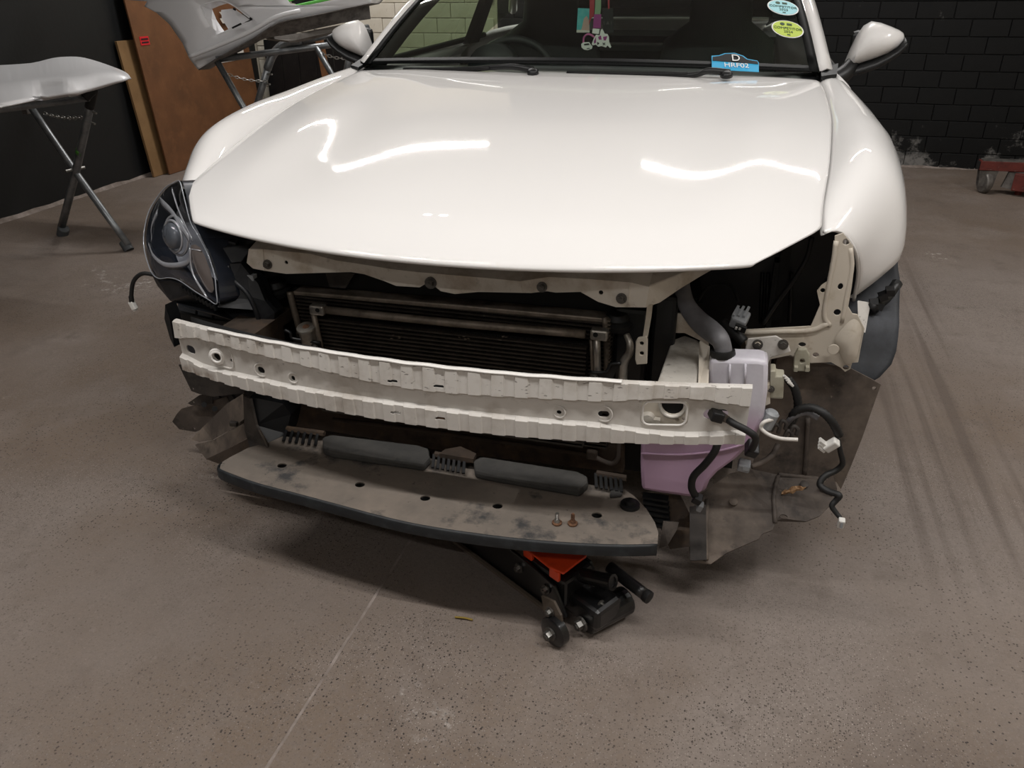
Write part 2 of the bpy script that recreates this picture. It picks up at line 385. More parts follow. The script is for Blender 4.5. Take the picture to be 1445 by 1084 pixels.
    L.new(noise(60, 6, .7), bp.inputs['Height']); L.new(bp.outputs[0], b.inputs['Normal'])
    return m
M['floor'] = floor_mat()
M['joint'] = mat('joint_mortar', '9a8f88', .85, dirt=[('6f645c', 12, .4, .6), ('7d726a', 40, .4, .7)])
M['blackwall'] = mat('black_wall_paint', '121415', .5, dirt=[('101112', 3, .4, .7)], bump=.5, bscale=30)
def brick_mat():
    """black paint with flaking efflorescence near the floor (worn patches)"""
    m = mat('black_painted_brick', '0f1011', .6, dirt=[('0b0c0c', 6, .4, .7)], spec=.3, bump=.6, bscale=25)
    nt = m.node_tree; N = nt.nodes; L = nt.links; b = N['Principled BSDF']
    g = N.new('ShaderNodeNewGeometry'); sep = N.new('ShaderNodeSeparateXYZ'); L.new(g.outputs['Position'], sep.inputs[0])
    r = N.new('ShaderNodeMapRange'); r.inputs[1].default_value = .0; r.inputs[2].default_value = .42; r.inputs[3].default_value = .12; r.inputs[4].default_value = -.10; L.new(sep.outputs['Z'], r.inputs[0])
    nz = N.new('ShaderNodeTexNoise'); nz.inputs['Scale'].default_value = 5; nz.inputs['Detail'].default_value = 9; nz.inputs['Roughness'].default_value = .75; L.new(g.outputs['Position'], nz.inputs['Vector'])
    a = N.new('ShaderNodeMath'); L.new(nz.outputs['Fac'], a.inputs[0]); L.new(r.outputs[0], a.inputs[1])
    q = N.new('ShaderNodeMapRange'); q.inputs[1].default_value = .545; q.inputs[2].default_value = .66; q.inputs[4].default_value = .75; L.new(a.outputs[0], q.inputs[0])
    old = b.inputs['Base Color'].links[0].from_socket
    x = N.new('ShaderNodeMix'); x.data_type = 'RGBA'; L.new(q.outputs[0], x.inputs['Factor']); L.new(old, x.inputs['A']); x.inputs['B'].default_value = lin('8f8d8a'); L.new(x.outputs['Result'], b.inputs['Base Color'])
    return m
M['brick'] = brick_mat()
M['creambrick'] = mat('cream_painted_brick', 'd8d2c4', .7, dirt=[('c4bcaa', 4, .4, .7), ('8f8672', 30, .66, .78)])
M['creammortar'] = mat('cream_mortar', 'c2baa8', .8)
M['ceil'] = mat('ceiling_white', 'dcdad6', .8)
def tank_mat():
    m = mat('milky_tank', 'd5d2da', .35, dirt=[('b9b4bd', 8, .45, .75)])
    nt = m.node_tree; N = nt.nodes; L = nt.links; b = N['Principled BSDF']
    tc = N.new('ShaderNodeTexCoord'); sep = N.new('ShaderNodeSeparateXYZ'); L.new(tc.outputs['Object'], sep.inputs[0])
    r = N.new('ShaderNodeMapRange'); r.inputs[1].default_value = .46; r.inputs[2].default_value = .40; L.new(sep.outputs['Z'], r.inputs[0])
    old = b.inputs['Base Color'].links[0].from_socket
    x = N.new('ShaderNodeMix'); x.data_type = 'RGBA'; L.new(r.outputs[0], x.inputs['Factor']); L.new(old, x.inputs['A']); x.inputs['B'].default_value = lin('b496ae'); L.new(x.outputs['Result'], b.inputs['Base Color'])
    b.inputs['Subsurface Weight'].default_value = .15; b.inputs['Subsurface Radius'].default_value = (.02, .015, .02)
    return m
M['tank'] = tank_mat()

def struct(o):
    o['kind'] = 'structure'; return o
# ------------------------------------------------------------------ the room
WX0, WX1, WY0, WY1, H = -3.43, 4.2, -4.2, 4.94, 2.95
JX = -0.13
bm = bmesh.new()
rows = []
for x0, x1 in ((WX0-.1, JX-.003), (JX+.003, WX1+.1)):
    box(bm, ((x0+x1)/2, (WY0+WY1)/2, -.05), (x1-x0, WY1-WY0+.2, .1))
fl = struct(obj('floor', bm, M['floor']))
bm = bmesh.new(); random.seed(3)
n = 160; R = []
for i in range(n+1):
    y = WY0+(WY1-WY0)*i/n; wv = .0055+random.uniform(-.0022, .0012); zz = .0012+random.uniform(-.0012, .0008)
    R.append([(JX-wv, y, -.002), (JX-wv*.5, y, zz), (JX+wv*.5, y, zz), (JX+wv, y, -.002)])
loft(R, bm); obj('joint_filler', bm, M['joint'], fl)
struct(obj('ceiling', B(((WX0+WX1)/2, (WY0+WY1)/2, H+.05), (WX1-WX0+.2, WY1-WY0+.2, .1)), M['ceil']))
wl = struct(obj('wall_left', B((WX0-.05, (WY0+WY1)/2, H/2), (.1, WY1-WY0+.2, H)), M['blackwall']))
struct(obj('wall_right', B((WX1+.05, (WY0+WY1)/2, H/2), (.1, WY1-WY0+.2, H)), M['creammortar']))
struct(obj('wall_front', B(((WX0+WX1)/2, WY0-.05, H/2), (WX1-WX0+.2, .1, H)), M['ceil']))
SPLIT = -1.35
wb = struct(obj('wall_back', B(((SPLIT+WX1)/2, WY1+.0555, H/2), (WX1-SPLIT, .1, H)), M['blackwall']))
wc = struct(obj('wall_back_left', B(((SPLIT+WX0)/2, WY1+.06, H/2), (SPLIT-WX0, .1, H)), M['creammortar']))
# bricks: each its own object; seen through the frame only up to about z = 1.3
CH, BL = .104, .225
def brickmesh(L, m):
    bm = bmesh.new(); box(bm, (0, 0, 0), (L-.0035, .02, CH-.0035))
    bmesh.ops.bevel(bm, geom=bm.edges[:], offset=.003, segments=1, affect='EDGES')
    me = mesh('brick', bm); me.materials.append(m)
    return me
full = brickmesh(BL, M['brick']); half = brickmesh(BL/2, M['brick']); cfull = brickmesh(BL, M['creambrick'])
random.seed(11)
def brickwall(x0, x1, z0, z1, wall, me, hm):
    k = 0; z = z0+CH/2
    while z < z1:
        x = x0+(BL/2 if k % 2 else BL)*.5
        first = k % 2 == 1
        while x < x1:
            o = bpy.data.objects.new('brick', hm if first else me); C.objects.link(o)
            o.parent = wall; o.location = (x, WY1+.0025+random.uniform(-.002, .002), z); o.rotation_euler = (random.uniform(-.008, .008), random.uniform(-.008, .008), random.uniform(-.01, .01))
            x += BL*.75 if first else BL; first = False
        k += 1; z += CH
brickwall(-1.33, 4.15, .0, 1.24, wb, full, half)
chalf = brickmesh(BL/2, M['creambrick'])
brickwall(-3.40, -1.40, .0, 1.45, wc, cfull, chalf)
# dusty plaster fillets where the walls meet the floor
def fillet(name, a, b, nrm, wd):
    bm = bmesh.new(); a = Vector(a); b = Vector(b); nrm = Vector(nrm); R = []
    for i in range(81):
        p = a.lerp(b, i/80); e = wd*(1+random.uniform(-.35, .35)); h = wd*(.8+random.uniform(-.3, .3))
        R.append([p+Vector((0, 0, h)), p+nrm*e*.5+Vector((0, 0, h*.45)), p+nrm*e+Vector((0, 0, .001))])
    loft(R, bm); bmesh.ops.recalc_face_normals(bm, faces=bm.faces[:]); struct(obj(name, bm, M['joint'], smooth=True))
fillet('trim_1', (WX1, WY1, 0), (WX0, WY1, 0), (0, -1, 0), .022)
fillet('trim_2', (WX0, WY1, 0), (WX0, WY0, 0), (1, 0, 0), .022)

# ------------------------------------------------------------------ ceiling tubes (the room's lamps, above the frame)
M['tube'] = mat('lit_tube', 'ffffff', .5, emis=('fff8f0', 1.0))
PLACES = ['by the far cream wall', 'by the far black brick wall', 'before the car, left', 'before the car, right', 'behind the camera', 'along the right side of the car']
for i, (c, Lg, rz, wt) in enumerate(TUBES):
    t = thing('ceiling_light', 'white ceiling batten light '+PLACES[i], 'ceiling light', (c[0], c[1], H), group='fluorescent ceiling battens')
    d = Vector((math.cos(rz), math.sin(rz), 0)); cc = Vector(c)
    obj('housing', B(cc+Vector((0, 0, .10)), (Lg+.06, .09, .06), Euler((0, 0, rz))), M['white'], t)
    for s in (-1, 1): obj('bracket', B(cc+d*s*Lg*.3+Vector((0, 0, .16)), (.03, .03, .08), Euler((0, 0, rz))), M['trgrey'], t)
    for s in (-1, 1): obj('end_cap', B(cc+d*s*(Lg/2+.015)+Vector((0, 0, .035)), (.03, .06, .09), Euler((0, 0, rz))), M['white'], t)
    la = bpy.data.lights.new('tube_light', 'AREA'); la.shape = 'RECTANGLE'; la.size = Lg; la.size_y = .024; la.energy = wt; la.color = (1, .972, .945)
    lo = bpy.data.objects.new('tube', la); C.objects.link(lo); lo.parent = t; lo.matrix_parent_inverse = Matrix.Translation(-t.location)
    lo.location = cc+Vector((0, 0, .03)); lo.rotation_euler = (0, 0, rz)

# twin pendant work lamps
for k, x in enumerate((-.66, -.585)):
    t = thing('pendant_lamp', 'small square work lamp hanging above the hood, '+('left', 'right')[k]+' of the pair', 'lamp', (x, 1.33, H), 'twin pendant lamps')
    obj('housing', B((x, 1.33, 1.84), (.05, .05, .04)), M['trgrey'], t, bevel=.004)
    obj('cord', CY((x, 1.33, 1.86), (x, 1.33, H), .004), M['rubber'], t)
    la = bpy.data.lights.new('lamp_panel', 'AREA'); la.size = .032; la.energy = .22; la.color = (1, .97, .93)
    lo_ = bpy.data.objects.new('lamp_face', la); C.objects.link(lo_); lo_.parent = t; lo_.matrix_parent_inverse = Matrix.Translation(-t.location); lo_.location = (x, 1.33, 1.815)

# ------------------------------------------------------------------ THE CAR
car = thing('car', 'white two-door coupe with the front bumper and one headlight removed', 'car')
def smooth_col(pts, n): return spline(pts, n)
# hood ---------------------------------------------------------------
SIDE = [(.56, .181, .742), (.675, .33, .772), (.679, .42, .796), (.695, .6, .834), (.707, .8, .868), (.712, .95, .889), (.708, 1.12, .910), (.698, 1.285, .928)]
CEN = [(0, .07, .735), (0, .155, .772), (0, .26, .797), (0, .45, .834), (0, .66, .872), (0, .85, .899), (0, 1.06, .924), (0, 1.25, .942)]
def hood_rows(inset=0):
    S = [Vector(SIDE[0])+(Vector(SIDE[1])-Vector(SIDE[0]))*k/4 for k in range(4)]+spline([SIDE[1]]+SIDE[2:], 4)
    Cn = spline(CEN[:2], 4)[:-1] if False else None
    cs = spline(CEN, 4)
    rows = []
    NU = 28
    for i, (s, c) in enumerate(zip(S, cs)):
        r = []
        v = i/(len(S)-1)
        for k in range(NU+1):
            u = -1+2*k/NU; a = abs(u)
            xx = u*s.x; yy = s.y+(c.y-s.y)*(1-a**2)
            zz = s.z+(c.z-s.z)*(1-a**3)
            # shoulder swell that fades out towards nose and screen, and the shallow valley inside it
            env = math.sin(PI*min(1, max(0, (v-.12)/.88)))**1.2
            zz += env*(.010*math.exp(-((a-.80)/.10)**2)-.006*math.exp(-((a-.58)/.14)**2))
            r.append(Vector((xx, yy, zz)))
        rows.append(r)
    return rows
hr = hood_rows()
lipA = [p+Vector((0, .004, -.010)) for p in hr[0]]; lipB = [p+Vector((0, .03, -.013)) for p in hr[0]]
bm = loft([lipB, lipA]+hr); bmesh.ops.recalc_face_normals(bm, faces=bm.faces[:])
obj('hood', bm, M['paint'], car, smooth=True, sub=1, thick=.006, off=-1)
# fenders --------------------------------------------------------------
COLS = [
 [(.682, .335, .763), (.6835, .42, .793), (.699, .6, .831), (.711, .8, .865), (.716, .95, .886), (.712, 1.12, .907), (.702, 1.30, .925)],
 [(.700, .352, .764), (.722, .44, .806), (.737, .6, .858), (.747, .8, .886), (.747, .95, .899), (.740, 1.12, .918), (.725, 1.30, .934)],
 [(.722, .362, .752), (.757, .46, .797), (.775, .6, .862), (.787, .8, .889), (.787, .95, .900), (.776, 1.12, .915), (.755, 1.30, .930)],
 [(.744, .378, .724), (.790, .48, .770), (.820, .6, .830), (.835, .8, .858), (.832, .95, .866), (.815, 1.12, .876), (.790, 1.30, .895)],
 [(.760, .410, .687), (.813, .50, .730), (.849, .6, .780), (.866, .8, .797), (.860, .95, .797), (.843, 1.12, .797), (.822, 1.30, .815)],
 [(.770, .438, .647), (.823, .50, .680), (.866, .6, .712), (.878, .8, .720), (.874, .95, .700), (.858, 1.12, .640), (.843, 1.30, .650)],
 [(.776, .473, .588), (.826, .515, .622), (.872, .6, .645), (.884, .8, .652), (.880, .95, .580), (.868, 1.07, .340), (.853, 1.30, .250)],
]
def fender(sx):
    rows = [[Vector((p[0]*sx, p[1], p[2])) for p in spline(c, 4)] for c in COLS]
    inner = [Vector((p.x-sx*.012, p.y+.004, p.z-.012)) for p in rows[0]]
    low = [Vector((p.x-sx*.02, p.y, p.z+.002)) for p in rows[-1]]
    bm = loft([inner]+rows+[low]); bmesh.ops.recalc_face_normals(bm, faces=bm.faces[:])
    # make sure normals face outwards
    f = max(bm.faces, key=lambda q: abs(q.calc_center_median().x))
    if f.normal.x*sx < 0: bmesh.ops.reverse_faces(bm, faces=bm.faces[:])
    return obj('fender', bm, M['paint'], car, smooth=True, sub=1, thick=.005)
fR = fender(1); fL = fender(-1); fR['label'] = 'white fender with open wheel arch beside the bare washer tank'; fL['label'] = 'white fender behind the remaining headlight'
# rolled flange along the open front edge of the right fender
tb = [Vector(c[0]) for c in COLS]
obj('fender_flange', TB([p+Vector((-.004, .006, -.002)) for p in tb], .004, n=8), M['paint'], fR, smooth=True)
# doors, sills, cabin ---------------------------------------------------
def door(sx):
    cols = [[(.752, 1.31, .928), (.755, 1.9, .93), (.76, 2.5, .94)], [(.79, 1.31, .893), (.80, 1.9, .895), (.80, 2.5, .90)], [(.824, 1.31, .815), (.84, 1.9, .80), (.84, 2.5, .80)],
            [(.845, 1.31, .65), (.86, 1.9, .63), (.87, 2.5, .64)], [(.855, 1.31, .27), (.85, 1.9, .27), (.86, 2.5, .27)]]
    rows = [[Vector((p[0]*sx, p[1], p[2])) for p in spline(c, 3)] for c in cols]
    bm = loft(rows); bmesh.ops.recalc_face_normals(bm, faces=bm.faces[:])
    d = obj('door', bm, M['paint'], car, smooth=True, thick=.03, off=-1)
    obj('door_handle', B((.868*sx, 2.35, .76), (.02, .17, .025)), M['paint'], d, bevel=.008)
door(1); door(-1)
def quarter(sx):
    cols = [[(.76, 2.51, .94), (.74, 3.1, .97), (.62, 3.8, .97), (.55, 4.05, .93)], [(.80, 2.51, .90), (.80, 3.1, .93), (.72, 3.8, .9), (.62, 4.08, .86)],
            [(.84, 2.51, .80), (.88, 3.2, .80), (.80, 3.8, .75), (.66, 4.1, .7)], [(.87, 2.51, .64), (.885, 3.3, .66), (.82, 3.8, .55), (.68, 4.1, .5)], [(.86, 2.51, .27), (.87, 3.0, .5), (.8, 3.75, .3), (.66, 4.05, .3)]]
    rows = [[Vector((p[0]*sx, p[1], p[2])) for p in spline(c, 4)] for c in cols]
    bm = loft(rows); bmesh.ops.recalc_face_normals(bm, faces=bm.faces[:])
    obj('rear_quarter', bm, M['paint'], car, smooth=True, thick=.02)
quarter(1); quarter(-1)
bm = loft([[Vector((x*k, y, z)) for x in (-1, -.5, 0, .5, 1)] for k, y, z in ((.56, 3.5, 1.0), (.55, 4.05, .95), (.62, 4.12, .7), (.62, 4.1, .35))])
obj('trunk_lid', bm, M['paint'], car, smooth=True, thick=.02)
# windscreen: base and top curves
def ws(u, v):
    """u -1..1 across, v 0 base .. 1 header"""
    xb, xt = .70, .565
    b = Vector((u*xb, 1.195+.135*u*u, .962-.022*u*u)); t = Vector((u*xt, 1.93+.09*u*u, 1.278-.012*u*u))
    p = b.lerp(t, v); p.z += .035*math.sin(PI*v)*(1-.3*u*u); p.y -= .01*math.sin(PI*v); return p
rows = [[ws(-1+2*k/20, v/10) for k in range(21)] for v in range(11)]
bm = loft(rows); bmesh.ops.recalc_face_normals(bm, faces=bm.faces[:])
wsh = obj('windscreen', bm, M['glass'], car, smooth=True)
def wsn(u, v):
    a = ws(u+.01, v)-ws(u-.01, v); b = ws(u, v+.01)-ws(u, v-.01); n = a.cross(b); n.normalize(); return n
# black frit band round the glass
def frit(fn, name):
    bm = loft(fn); obj(name, bm, M['frit'], wsh, smooth=True, thick=.001)
def off(u, v, d=.002): return ws(u, v)+wsn(u, v)*d
frit([[off(-1+2*k/30, v) for k in range(31)] for v in (0, .035)], 'frit_band')
for s in (-1, 1): frit([[off(s*(1-.045*j), v/10) for v in range(11)] for j in (0, 1)], 'frit_band')
# A pillars, roof, side glass
def pillar(sx):
    P = []
    for v in [i/10 for i in range(11)]:
        e = ws(sx, v); w_ = .042
        P.append([e+Vector((-sx*.004, .0, .004)), e+Vector((sx*.016, .012, .012)), e+Vector((sx*.034, .045, .004)), e+Vector((sx*.036, .075, -.02)), e+Vector((sx*.01, .08, -.035))])
    bm = loft(P); bmesh.ops.recalc_face_normals(bm, faces=bm.faces[:])
    f = bm.faces[0]
    if f.normal.z < 0: bmesh.ops.reverse_faces(bm, faces=bm.faces[:])
    p = obj('a_pillar', bm, M['paint'], car, smooth=True, thick=.006)
    # side window with frame
    a = ws(sx, .02)+Vector((sx*.05, .10, -.03)); bq = ws(sx, .97)+Vector((sx*.03, .10, -.02))
    G = [a, bq, Vector((sx*.56, 2.6, 1.25)), Vector((sx*.66, 2.95, 1.05)), Vector((sx*.745, 2.75, .95)), Vector((sx*.745, 1.6, .93))]
    obj('side_window', plate(G, vec=(0, 0, 0)), M['sglass'], car)
    tb = TB([G[1], G[2], G[3]], .022, n=8, smooth=3)
    obj('roof_rail', tb, M['paint'], car, smooth=True)
    obj('window_trim', TB([G[0], G[5], G[4]], .012, n=6, smooth=2), M['black'], car, smooth=True)
    obj('b_pillar', plate([Vector((sx*.74, 2.42, .93)), Vector((sx*.575, 2.36, 1.25)), Vector((sx*.575, 2.46, 1.25)), Vector((sx*.74, 2.56, .93))], vec=(-sx*.03, 0, 0)), M['black'], car)
    # corner garnish between hood, pillar and fender
    obj('cowl_corner', plate([Vector((sx*.700, 1.29, .935)), Vector((sx*.742, 1.325, .938)), Vector((sx*.752, 1.45, .955)), Vector((sx*.70, 1.37, .948))], vec=(0, 0, -.01)), M['blackv'], car)
pillar(1); pillar(-1)
for sx in (-1, 1):
    obj('pillar_trim', loft([[ws(sx*.985, v/8)+Vector((0, .01, -.012)) for v in range(9)], [ws(sx*.985, v/8)+Vector((sx*.0, .10, -.03)) for v in range(9)], [ws(sx*.985, v/8)+Vector((sx*.035, .15, -.03)) for v in range(9)]]), M['dark'], car, smooth=True, thick=.006)
rows = []
for y, z, hw in ((1.93, 1.272, .565), (2.2, 1.285, .57), (2.6, 1.27, .56), (2.95, 1.22, .54)):
    rows.append([Vector((hw*u, y+(.09*u*u if y < 2 else .03*u*u), z-.015*u*u-.02*max(0, abs(u)-.8))) for u in [-1+k/6 for k in range(13)]])
obj('roof', loft(rows), M['paint'], car, smooth=True, thick=.03)
rows = [[Vector((hw*u, y, z-.01*u*u)) for u in [-1+k/4 for k in range(9)]] for y, z, hw in ((2.95, 1.22, .53), (3.25, 1.1, .56), (3.5, 1.0, .58))]
obj('rear_window', loft(rows), M['rglass'], car, smooth=True)
# scuttle panel and wiper arms
rows = [[Vector((u*.70, 1.225+.06*u*u+j*.03, .922+.006*j-.0*u*u-.005*u*u)) for u in [-1+k/12 for k in range(25)]] for j in range(4)]
cowl = obj('cowl_panel', loft(rows), M['black'], car, smooth=True, thick=.01)
def wiper(p0, p1, px, nm='wiper'):
    o = obj(nm, TB(p0, lambda t: .010-.004*t, n=8), M['black'], car, smooth=True)
    obj('wiper_blade', TB(p1, .006, n=6), M['blackmat'], o, smooth=True)
    obj('wiper_pivot', LT([(0, 0), (0, .017), (.010, .016), (.014, .008), (.014, 0)], px, (0, -.3, 1), 14), M['black'], o, smooth=True)
wp = [at(752, 99, y=1.19), at(720, 94, y=1.20), at(670, 97, y=1.22), at(625, 98.5, y=1.24)]
wiper(wp, [at(690, 96, y=1.20), at(620, 98, y=1.24), at(570, 98, y=1.28)], at(752, 104, y=1.18))
wp = [at(1030, 103, y=1.19), at(1000, 100, y=1.19), at(975, 106, y=1.20), at(900, 107, y=1.21)]
wiper(wp, [at(970, 104.5, y=1.20), at(880, 104, y=1.205), at(800, 102.5, y=1.21)], at(1025, 108, y=1.18))
# cabin: dash, wheel, seats, floor, firewall
rows = [[Vector((u*.68, y+.05*u*u, z-.02*u*u)) for u in [-1+k/8 for k in range(17)]] for y, z in ((1.26, .915), (1.45, .93), (1.66, .92), (1.76, .88), (1.78, .70), (1.72, .5))]
dash = obj('dashboard', loft(rows), M['dash'], car, smooth=True, thick=.01)
hump = LT([(0, .0), (0, .085), (.10, .08), (.16, .06), (.18, 0)], (-.36, 1.62, .90), (0, 1, .05), 18)
obj('instrument_hood', hump, M['dash'], dash, smooth=True)
sw = torus(bmesh.new(), (-.36, 1.86, .815), (0, -.93, .37), .178, .0155, 40, 10)
st = obj('steering_wheel', sw, M['dash'], car, smooth=True)
bm = bmesh.new(); cyl(bm, (-.36, 1.83, .80), (-.36, 1.87, .82), .06, .055, 20)
for a in (0, PI, -PI/2):
    d = Vector((math.cos(a), math.sin(a)*.37, math.sin(a)*.93)); cyl(bm, Vector((-.36, 1.86, .815)), Vector((-.36, 1.86, .815))+d*.175, .018, .014, 8)
obj('wheel_hub', bm, M['dash'], st, smooth=True, auto=30)
obj('steering_column', CY((-.36, 1.70, .76), (-.36, 1.83, .80), .035), M['dash'], st)
def carseat(x):
    rows = []
    for z, hw, y, d in ((.45, .25, 2.33, .12), (.6, .26, 2.37, .12), (.8, .25, 2.43, .11), (.95, .23, 2.48, .10), (1.02, .13, 2.50, .08), (1.12, .125, 2.52, .08), (1.17, .09, 2.53, .05)):
        rows.append([Vector((x+hw*math.cos(a)*(1 if abs(math.cos(a)) < .9 else .97), y+d*math.sin(a)*(1 if math.sin(a) > 0 else .6), z)) for a in [2*PI*k/16 for k in range(16)]])
    bm = loft(rows, close=True); bm.faces.new([v for v in bm.verts][-16:])
    s = obj('car_seat', bm, M['seat'], car, smooth=True)
    obj('seat_cushion', B((x, 2.1, .42), (.5, .5, .16)), M['seat'], s, bevel=.05)
carseat(-.36); carseat(.36)
obj('cabin_floor', B((0, 2.1, .25), (1.62, 1.75, .03)), M['dark'], car)
obj('rear_bench', B((0, 2.95, .62), (1.2, .2, .55)), M['seat'], car, bevel=.06)
obj('parcel_shelf', B((0, 3.25, .92), (1.2, .5, .03)), M['dark'], car)
obj('headliner', B((0, 2.42, 1.225), (1.05, .95, .01)), M['dark'], car)
mi = at(850, -14, y=1.83)
mir = obj('interior_mirror', B(mi+Vector((0, 0, .02)), (.24, .025, .06)), M['black'], car, bevel=.015)
obj('mirror_stem', CY(mi+Vector((0, -.01, .03)), mi+Vector((0, -.02, .1)), .01), M['black'], mir)
# firewall, inner fenders and engine bay
obj('firewall', B((0, 1.22, .6), (1.36, .03, .62)), M['blackmat'], car)
obj('engine_block', B((0, .85, .5), (.62, .55, .36)), M['blackmat'], car, bevel=.04)
# mirrors ---------------------------------------------------------------
def mirror(sx):
    prof = [(.783, .942, .95), (.792, .936, .985), (.803, .937, 1.02), (.818, .941, 1.048), (.838, .948, 1.060), (.865, .958, 1.056), (.895, .971, 1.046), (.918, .985, 1.037), (.930, .998, 1.030), (.935, 1.008, 1.022)]
    rows = []; low = []
    for x, zb, zt in prof:
        k = min(1, (zt-zb)/.09); r = []
        for i in range(13):
            a = -PI/2+PI*i/12
            zz = (zb+zt)/2+(zt-zb)/2*math.sin(a); r.append(Vector((sx*x, 1.60-.085*k*math.cos(a)**.8 if math.cos(a) > 0 else 1.60, zz)))
        rows.append(r)
    bm = loft(rows); bm.verts.ensure_lookup_table(); vv = list(bm.verts)
    bm.faces.new(vv[:13]); bm.faces.new(vv[-13:])
    bm.faces.new([vv[j*13] for j in range(10)]+[vv[j*13+12] for j in range(9, -1, -1)])
    bmesh.ops.recalc_face_normals(bm, faces=bm.faces[:])
    o = obj('side_mirror', bm, M['paint'], car, smooth=True, auto=50)
    o['label'] = 'white door mirror against the black brick wall' if sx > 0 else 'white door mirror in front of the spare bumper'
    R2 = []
    for x, zb, zt in prof[1:]:
        dpt = .022*min(1, (.945-x)/.1+.2)
        R2.append([Vector((sx*(x+.004), 1.615-.075*math.cos(a), zb+.008-(dpt+.008)*max(0, math.cos(a-.6)))) for a in [-PI/2+PI*i/8 for i in range(9)]])
    bm = loft(R2); bmesh.ops.recalc_face_normals(bm, faces=bm.faces[:]); obj('mirror_base', bm, M['black'], o, smooth=True, thick=.004)
    obj('mirror_back', B((sx*.855, 1.612, 1.0), (.13, .03, .07)), M['black'], o, bevel=.02)
    obj('mirror_stalk', TB([(sx*.735, 1.50, .895), (sx*.775, 1.53, .915), (sx*.805, 1.57, .945)], lambda t: .03-.008*t, n=10), M['black'], o, smooth=True)
mirror(1); mirror(-1)

# ------------------------------------------------------------------ FRONT OF THE CAR
def yb(x): return .09*(x/.583)**2
def atb(px, py, d=0):
    y = .03
    for _ in range(6): p = at(px, py, y=y+d); y = yb(p.x)
    return at(px, py, y=y+d)
# bumper beam -------------------------------------------------------------
xs = []; x = -.583; k = 0; random.seed(5)
while x < .583:
    wd = .019 if k % 2 else .0235
    e = min(x+wd, .583); xs += [(x+.0012, k % 2), (e-.0012, k % 2)]; x = e; k += 1
def interp(tab, x):
    for (a, fa), (b, fb) in zip(tab, tab[1:]):
        if x <= b: t = max(0, (x-a)/(b-a)); t = t*t*(3-2*t); return fa+(fb-fa)*t
    return tab[-1][1]
def f1(x): return interp([(-.583, .33), (-.51, .21), (-.35, .24), (0, .38), (.30, .31), (.48, .20), (.583, .31)], x)
def f2(x): return interp([(-.583, .70), (-.51, .78), (-.35, .73), (0, .68), (.30, .71), (.48, .83), (.583, .80)], x)
def ztop(x): return .553+.011*(1-(x/.583)**2)
def zb_(x, z): return z+(ztop(x)-.553)*max(0, (z-.437)/.116)
rows = []
for x, hi in xs:
    zt_, zl_ = ztop(x), .437; hh = zt_-zl_; z1, z2 = zt_-hh*f1(x), zt_-hh*f2(x); y_ = yb(x); rb = -.0032 if hi == 0 else 0
    rows.append([Vector((x, y_+a, z)) for a, z in ((.014, zt_), (.006, zt_), (.003+rb, zt_-.002), (rb, z1+.001), (.008, z1-.004), (.009, z2+.004), (.001+rb, z2-.001), (.002+rb, zl_+.003), (.006, zl_), (.055, zl_))])
bm = loft(rows); bmesh.ops.recalc_face_normals(bm, faces=bm.faces[:])
bmesh.ops.solidify(bm, geom=bm.faces[:], thickness=.0025)
bmesh.ops.recalc_face_normals(bm, faces=bm.faces[:])
beam = obj('bumper_beam', bm, M['beam'], car)
def hole(px, py, w, h, r=None, rot=0):
    p = atb(px, py, .01); s = (p-CAM).dot(CF)/FPX
    w_, h_ = w*s, h*s*1.12
    return p, w_, h_
cb = bmesh.new()
for px, py, w_, h_ in ((270, 493, 18, 11), (369, 522, 13, 9), (414, 533.5, 7, 7), (327, 508.5, 5, 5), (789, 581.5, 7, 6), (852, 584, 16, 9), (307, 503, 13, 11)):
    p, a, b = hole(px, py, w_, h_)
    sl = .31*p.x
    plate([v+Vector((0, -.06, 0)) for v in rrect(p, a, b, min(a, b)*.499)], vec=(0, .12, 0), bm=cb)
p, a, b = hole(938, 583, 65, 35); plate([v+Vector((0, -.06, 0)) for v in rrect(p, a, b, .010)], vec=(0, .12, 0), bm=cb); SQ = p
p, a, b = hole(1010, 584, 34, 14); plate([v+Vector((0, -.06, 0)) for v in rrect(p, a, b, b*.49)], vec=(0, .12, 0), bm=cb); SLOT = p
for px, py in ((558, 582.5), (621, 591), (554, 538), (619, 545.5)):
    p = atb(px, py, 0); plate([v+Vector((0, -.05, 0)) for v in rrect(p, .019, .0055, .0026)], vec=(0, .10, 0), bm=cb)
bmesh.ops.recalc_face_normals(cb, faces=cb.faces[:])
cut(beam, cb)
for px, py, R_ in ((369, 522, .0145), (414, 533.5, .0105), (789, 581.5, .0115), (852, 584, .0155)):
    p = atb(px, py, .008); nrm = Vector((-.31*p.x, -1, 0)).normalized()
    bm = torus(bmesh.new(), p, nrm, R_, .0018, 24, 6); obj('hole_rim', bm, M['beam'], beam, smooth=True)
p = atb(307, 503, .006); nrm = Vector((.18, -1, 0)).normalized()
bm = torus(bmesh.new(), p, nrm, .0145, .0042, 24, 8); torus(bm, p+nrm*.004, nrm, .0115, .0025, 24, 6)
obj('towing_eye_boss', bm, M['beam_lip'], beam, smooth=True)
rim = [q-Vector((0, .0, 0)) for q in rrect(p+Vector((.010, 0, 0)), .062, .044, .014)]
rim = [Vector((q.x, yb(q.x)+.008, q.z)) for q in rim]
obj('boss_frame', tube(bmesh.new(), rim, .0018, n=6, smooth=2, closed=True), M['beam'], beam, smooth=True)
rim = [Vector((q.x, yb(q.x)+.008, q.z)) for q in rrect(SQ, .0745, .046, .012)]
obj('opening_rim', tube(bmesh.new(), rim, .0022, n=6, smooth=1, closed=True), M['beam_lip'], beam, smooth=True)
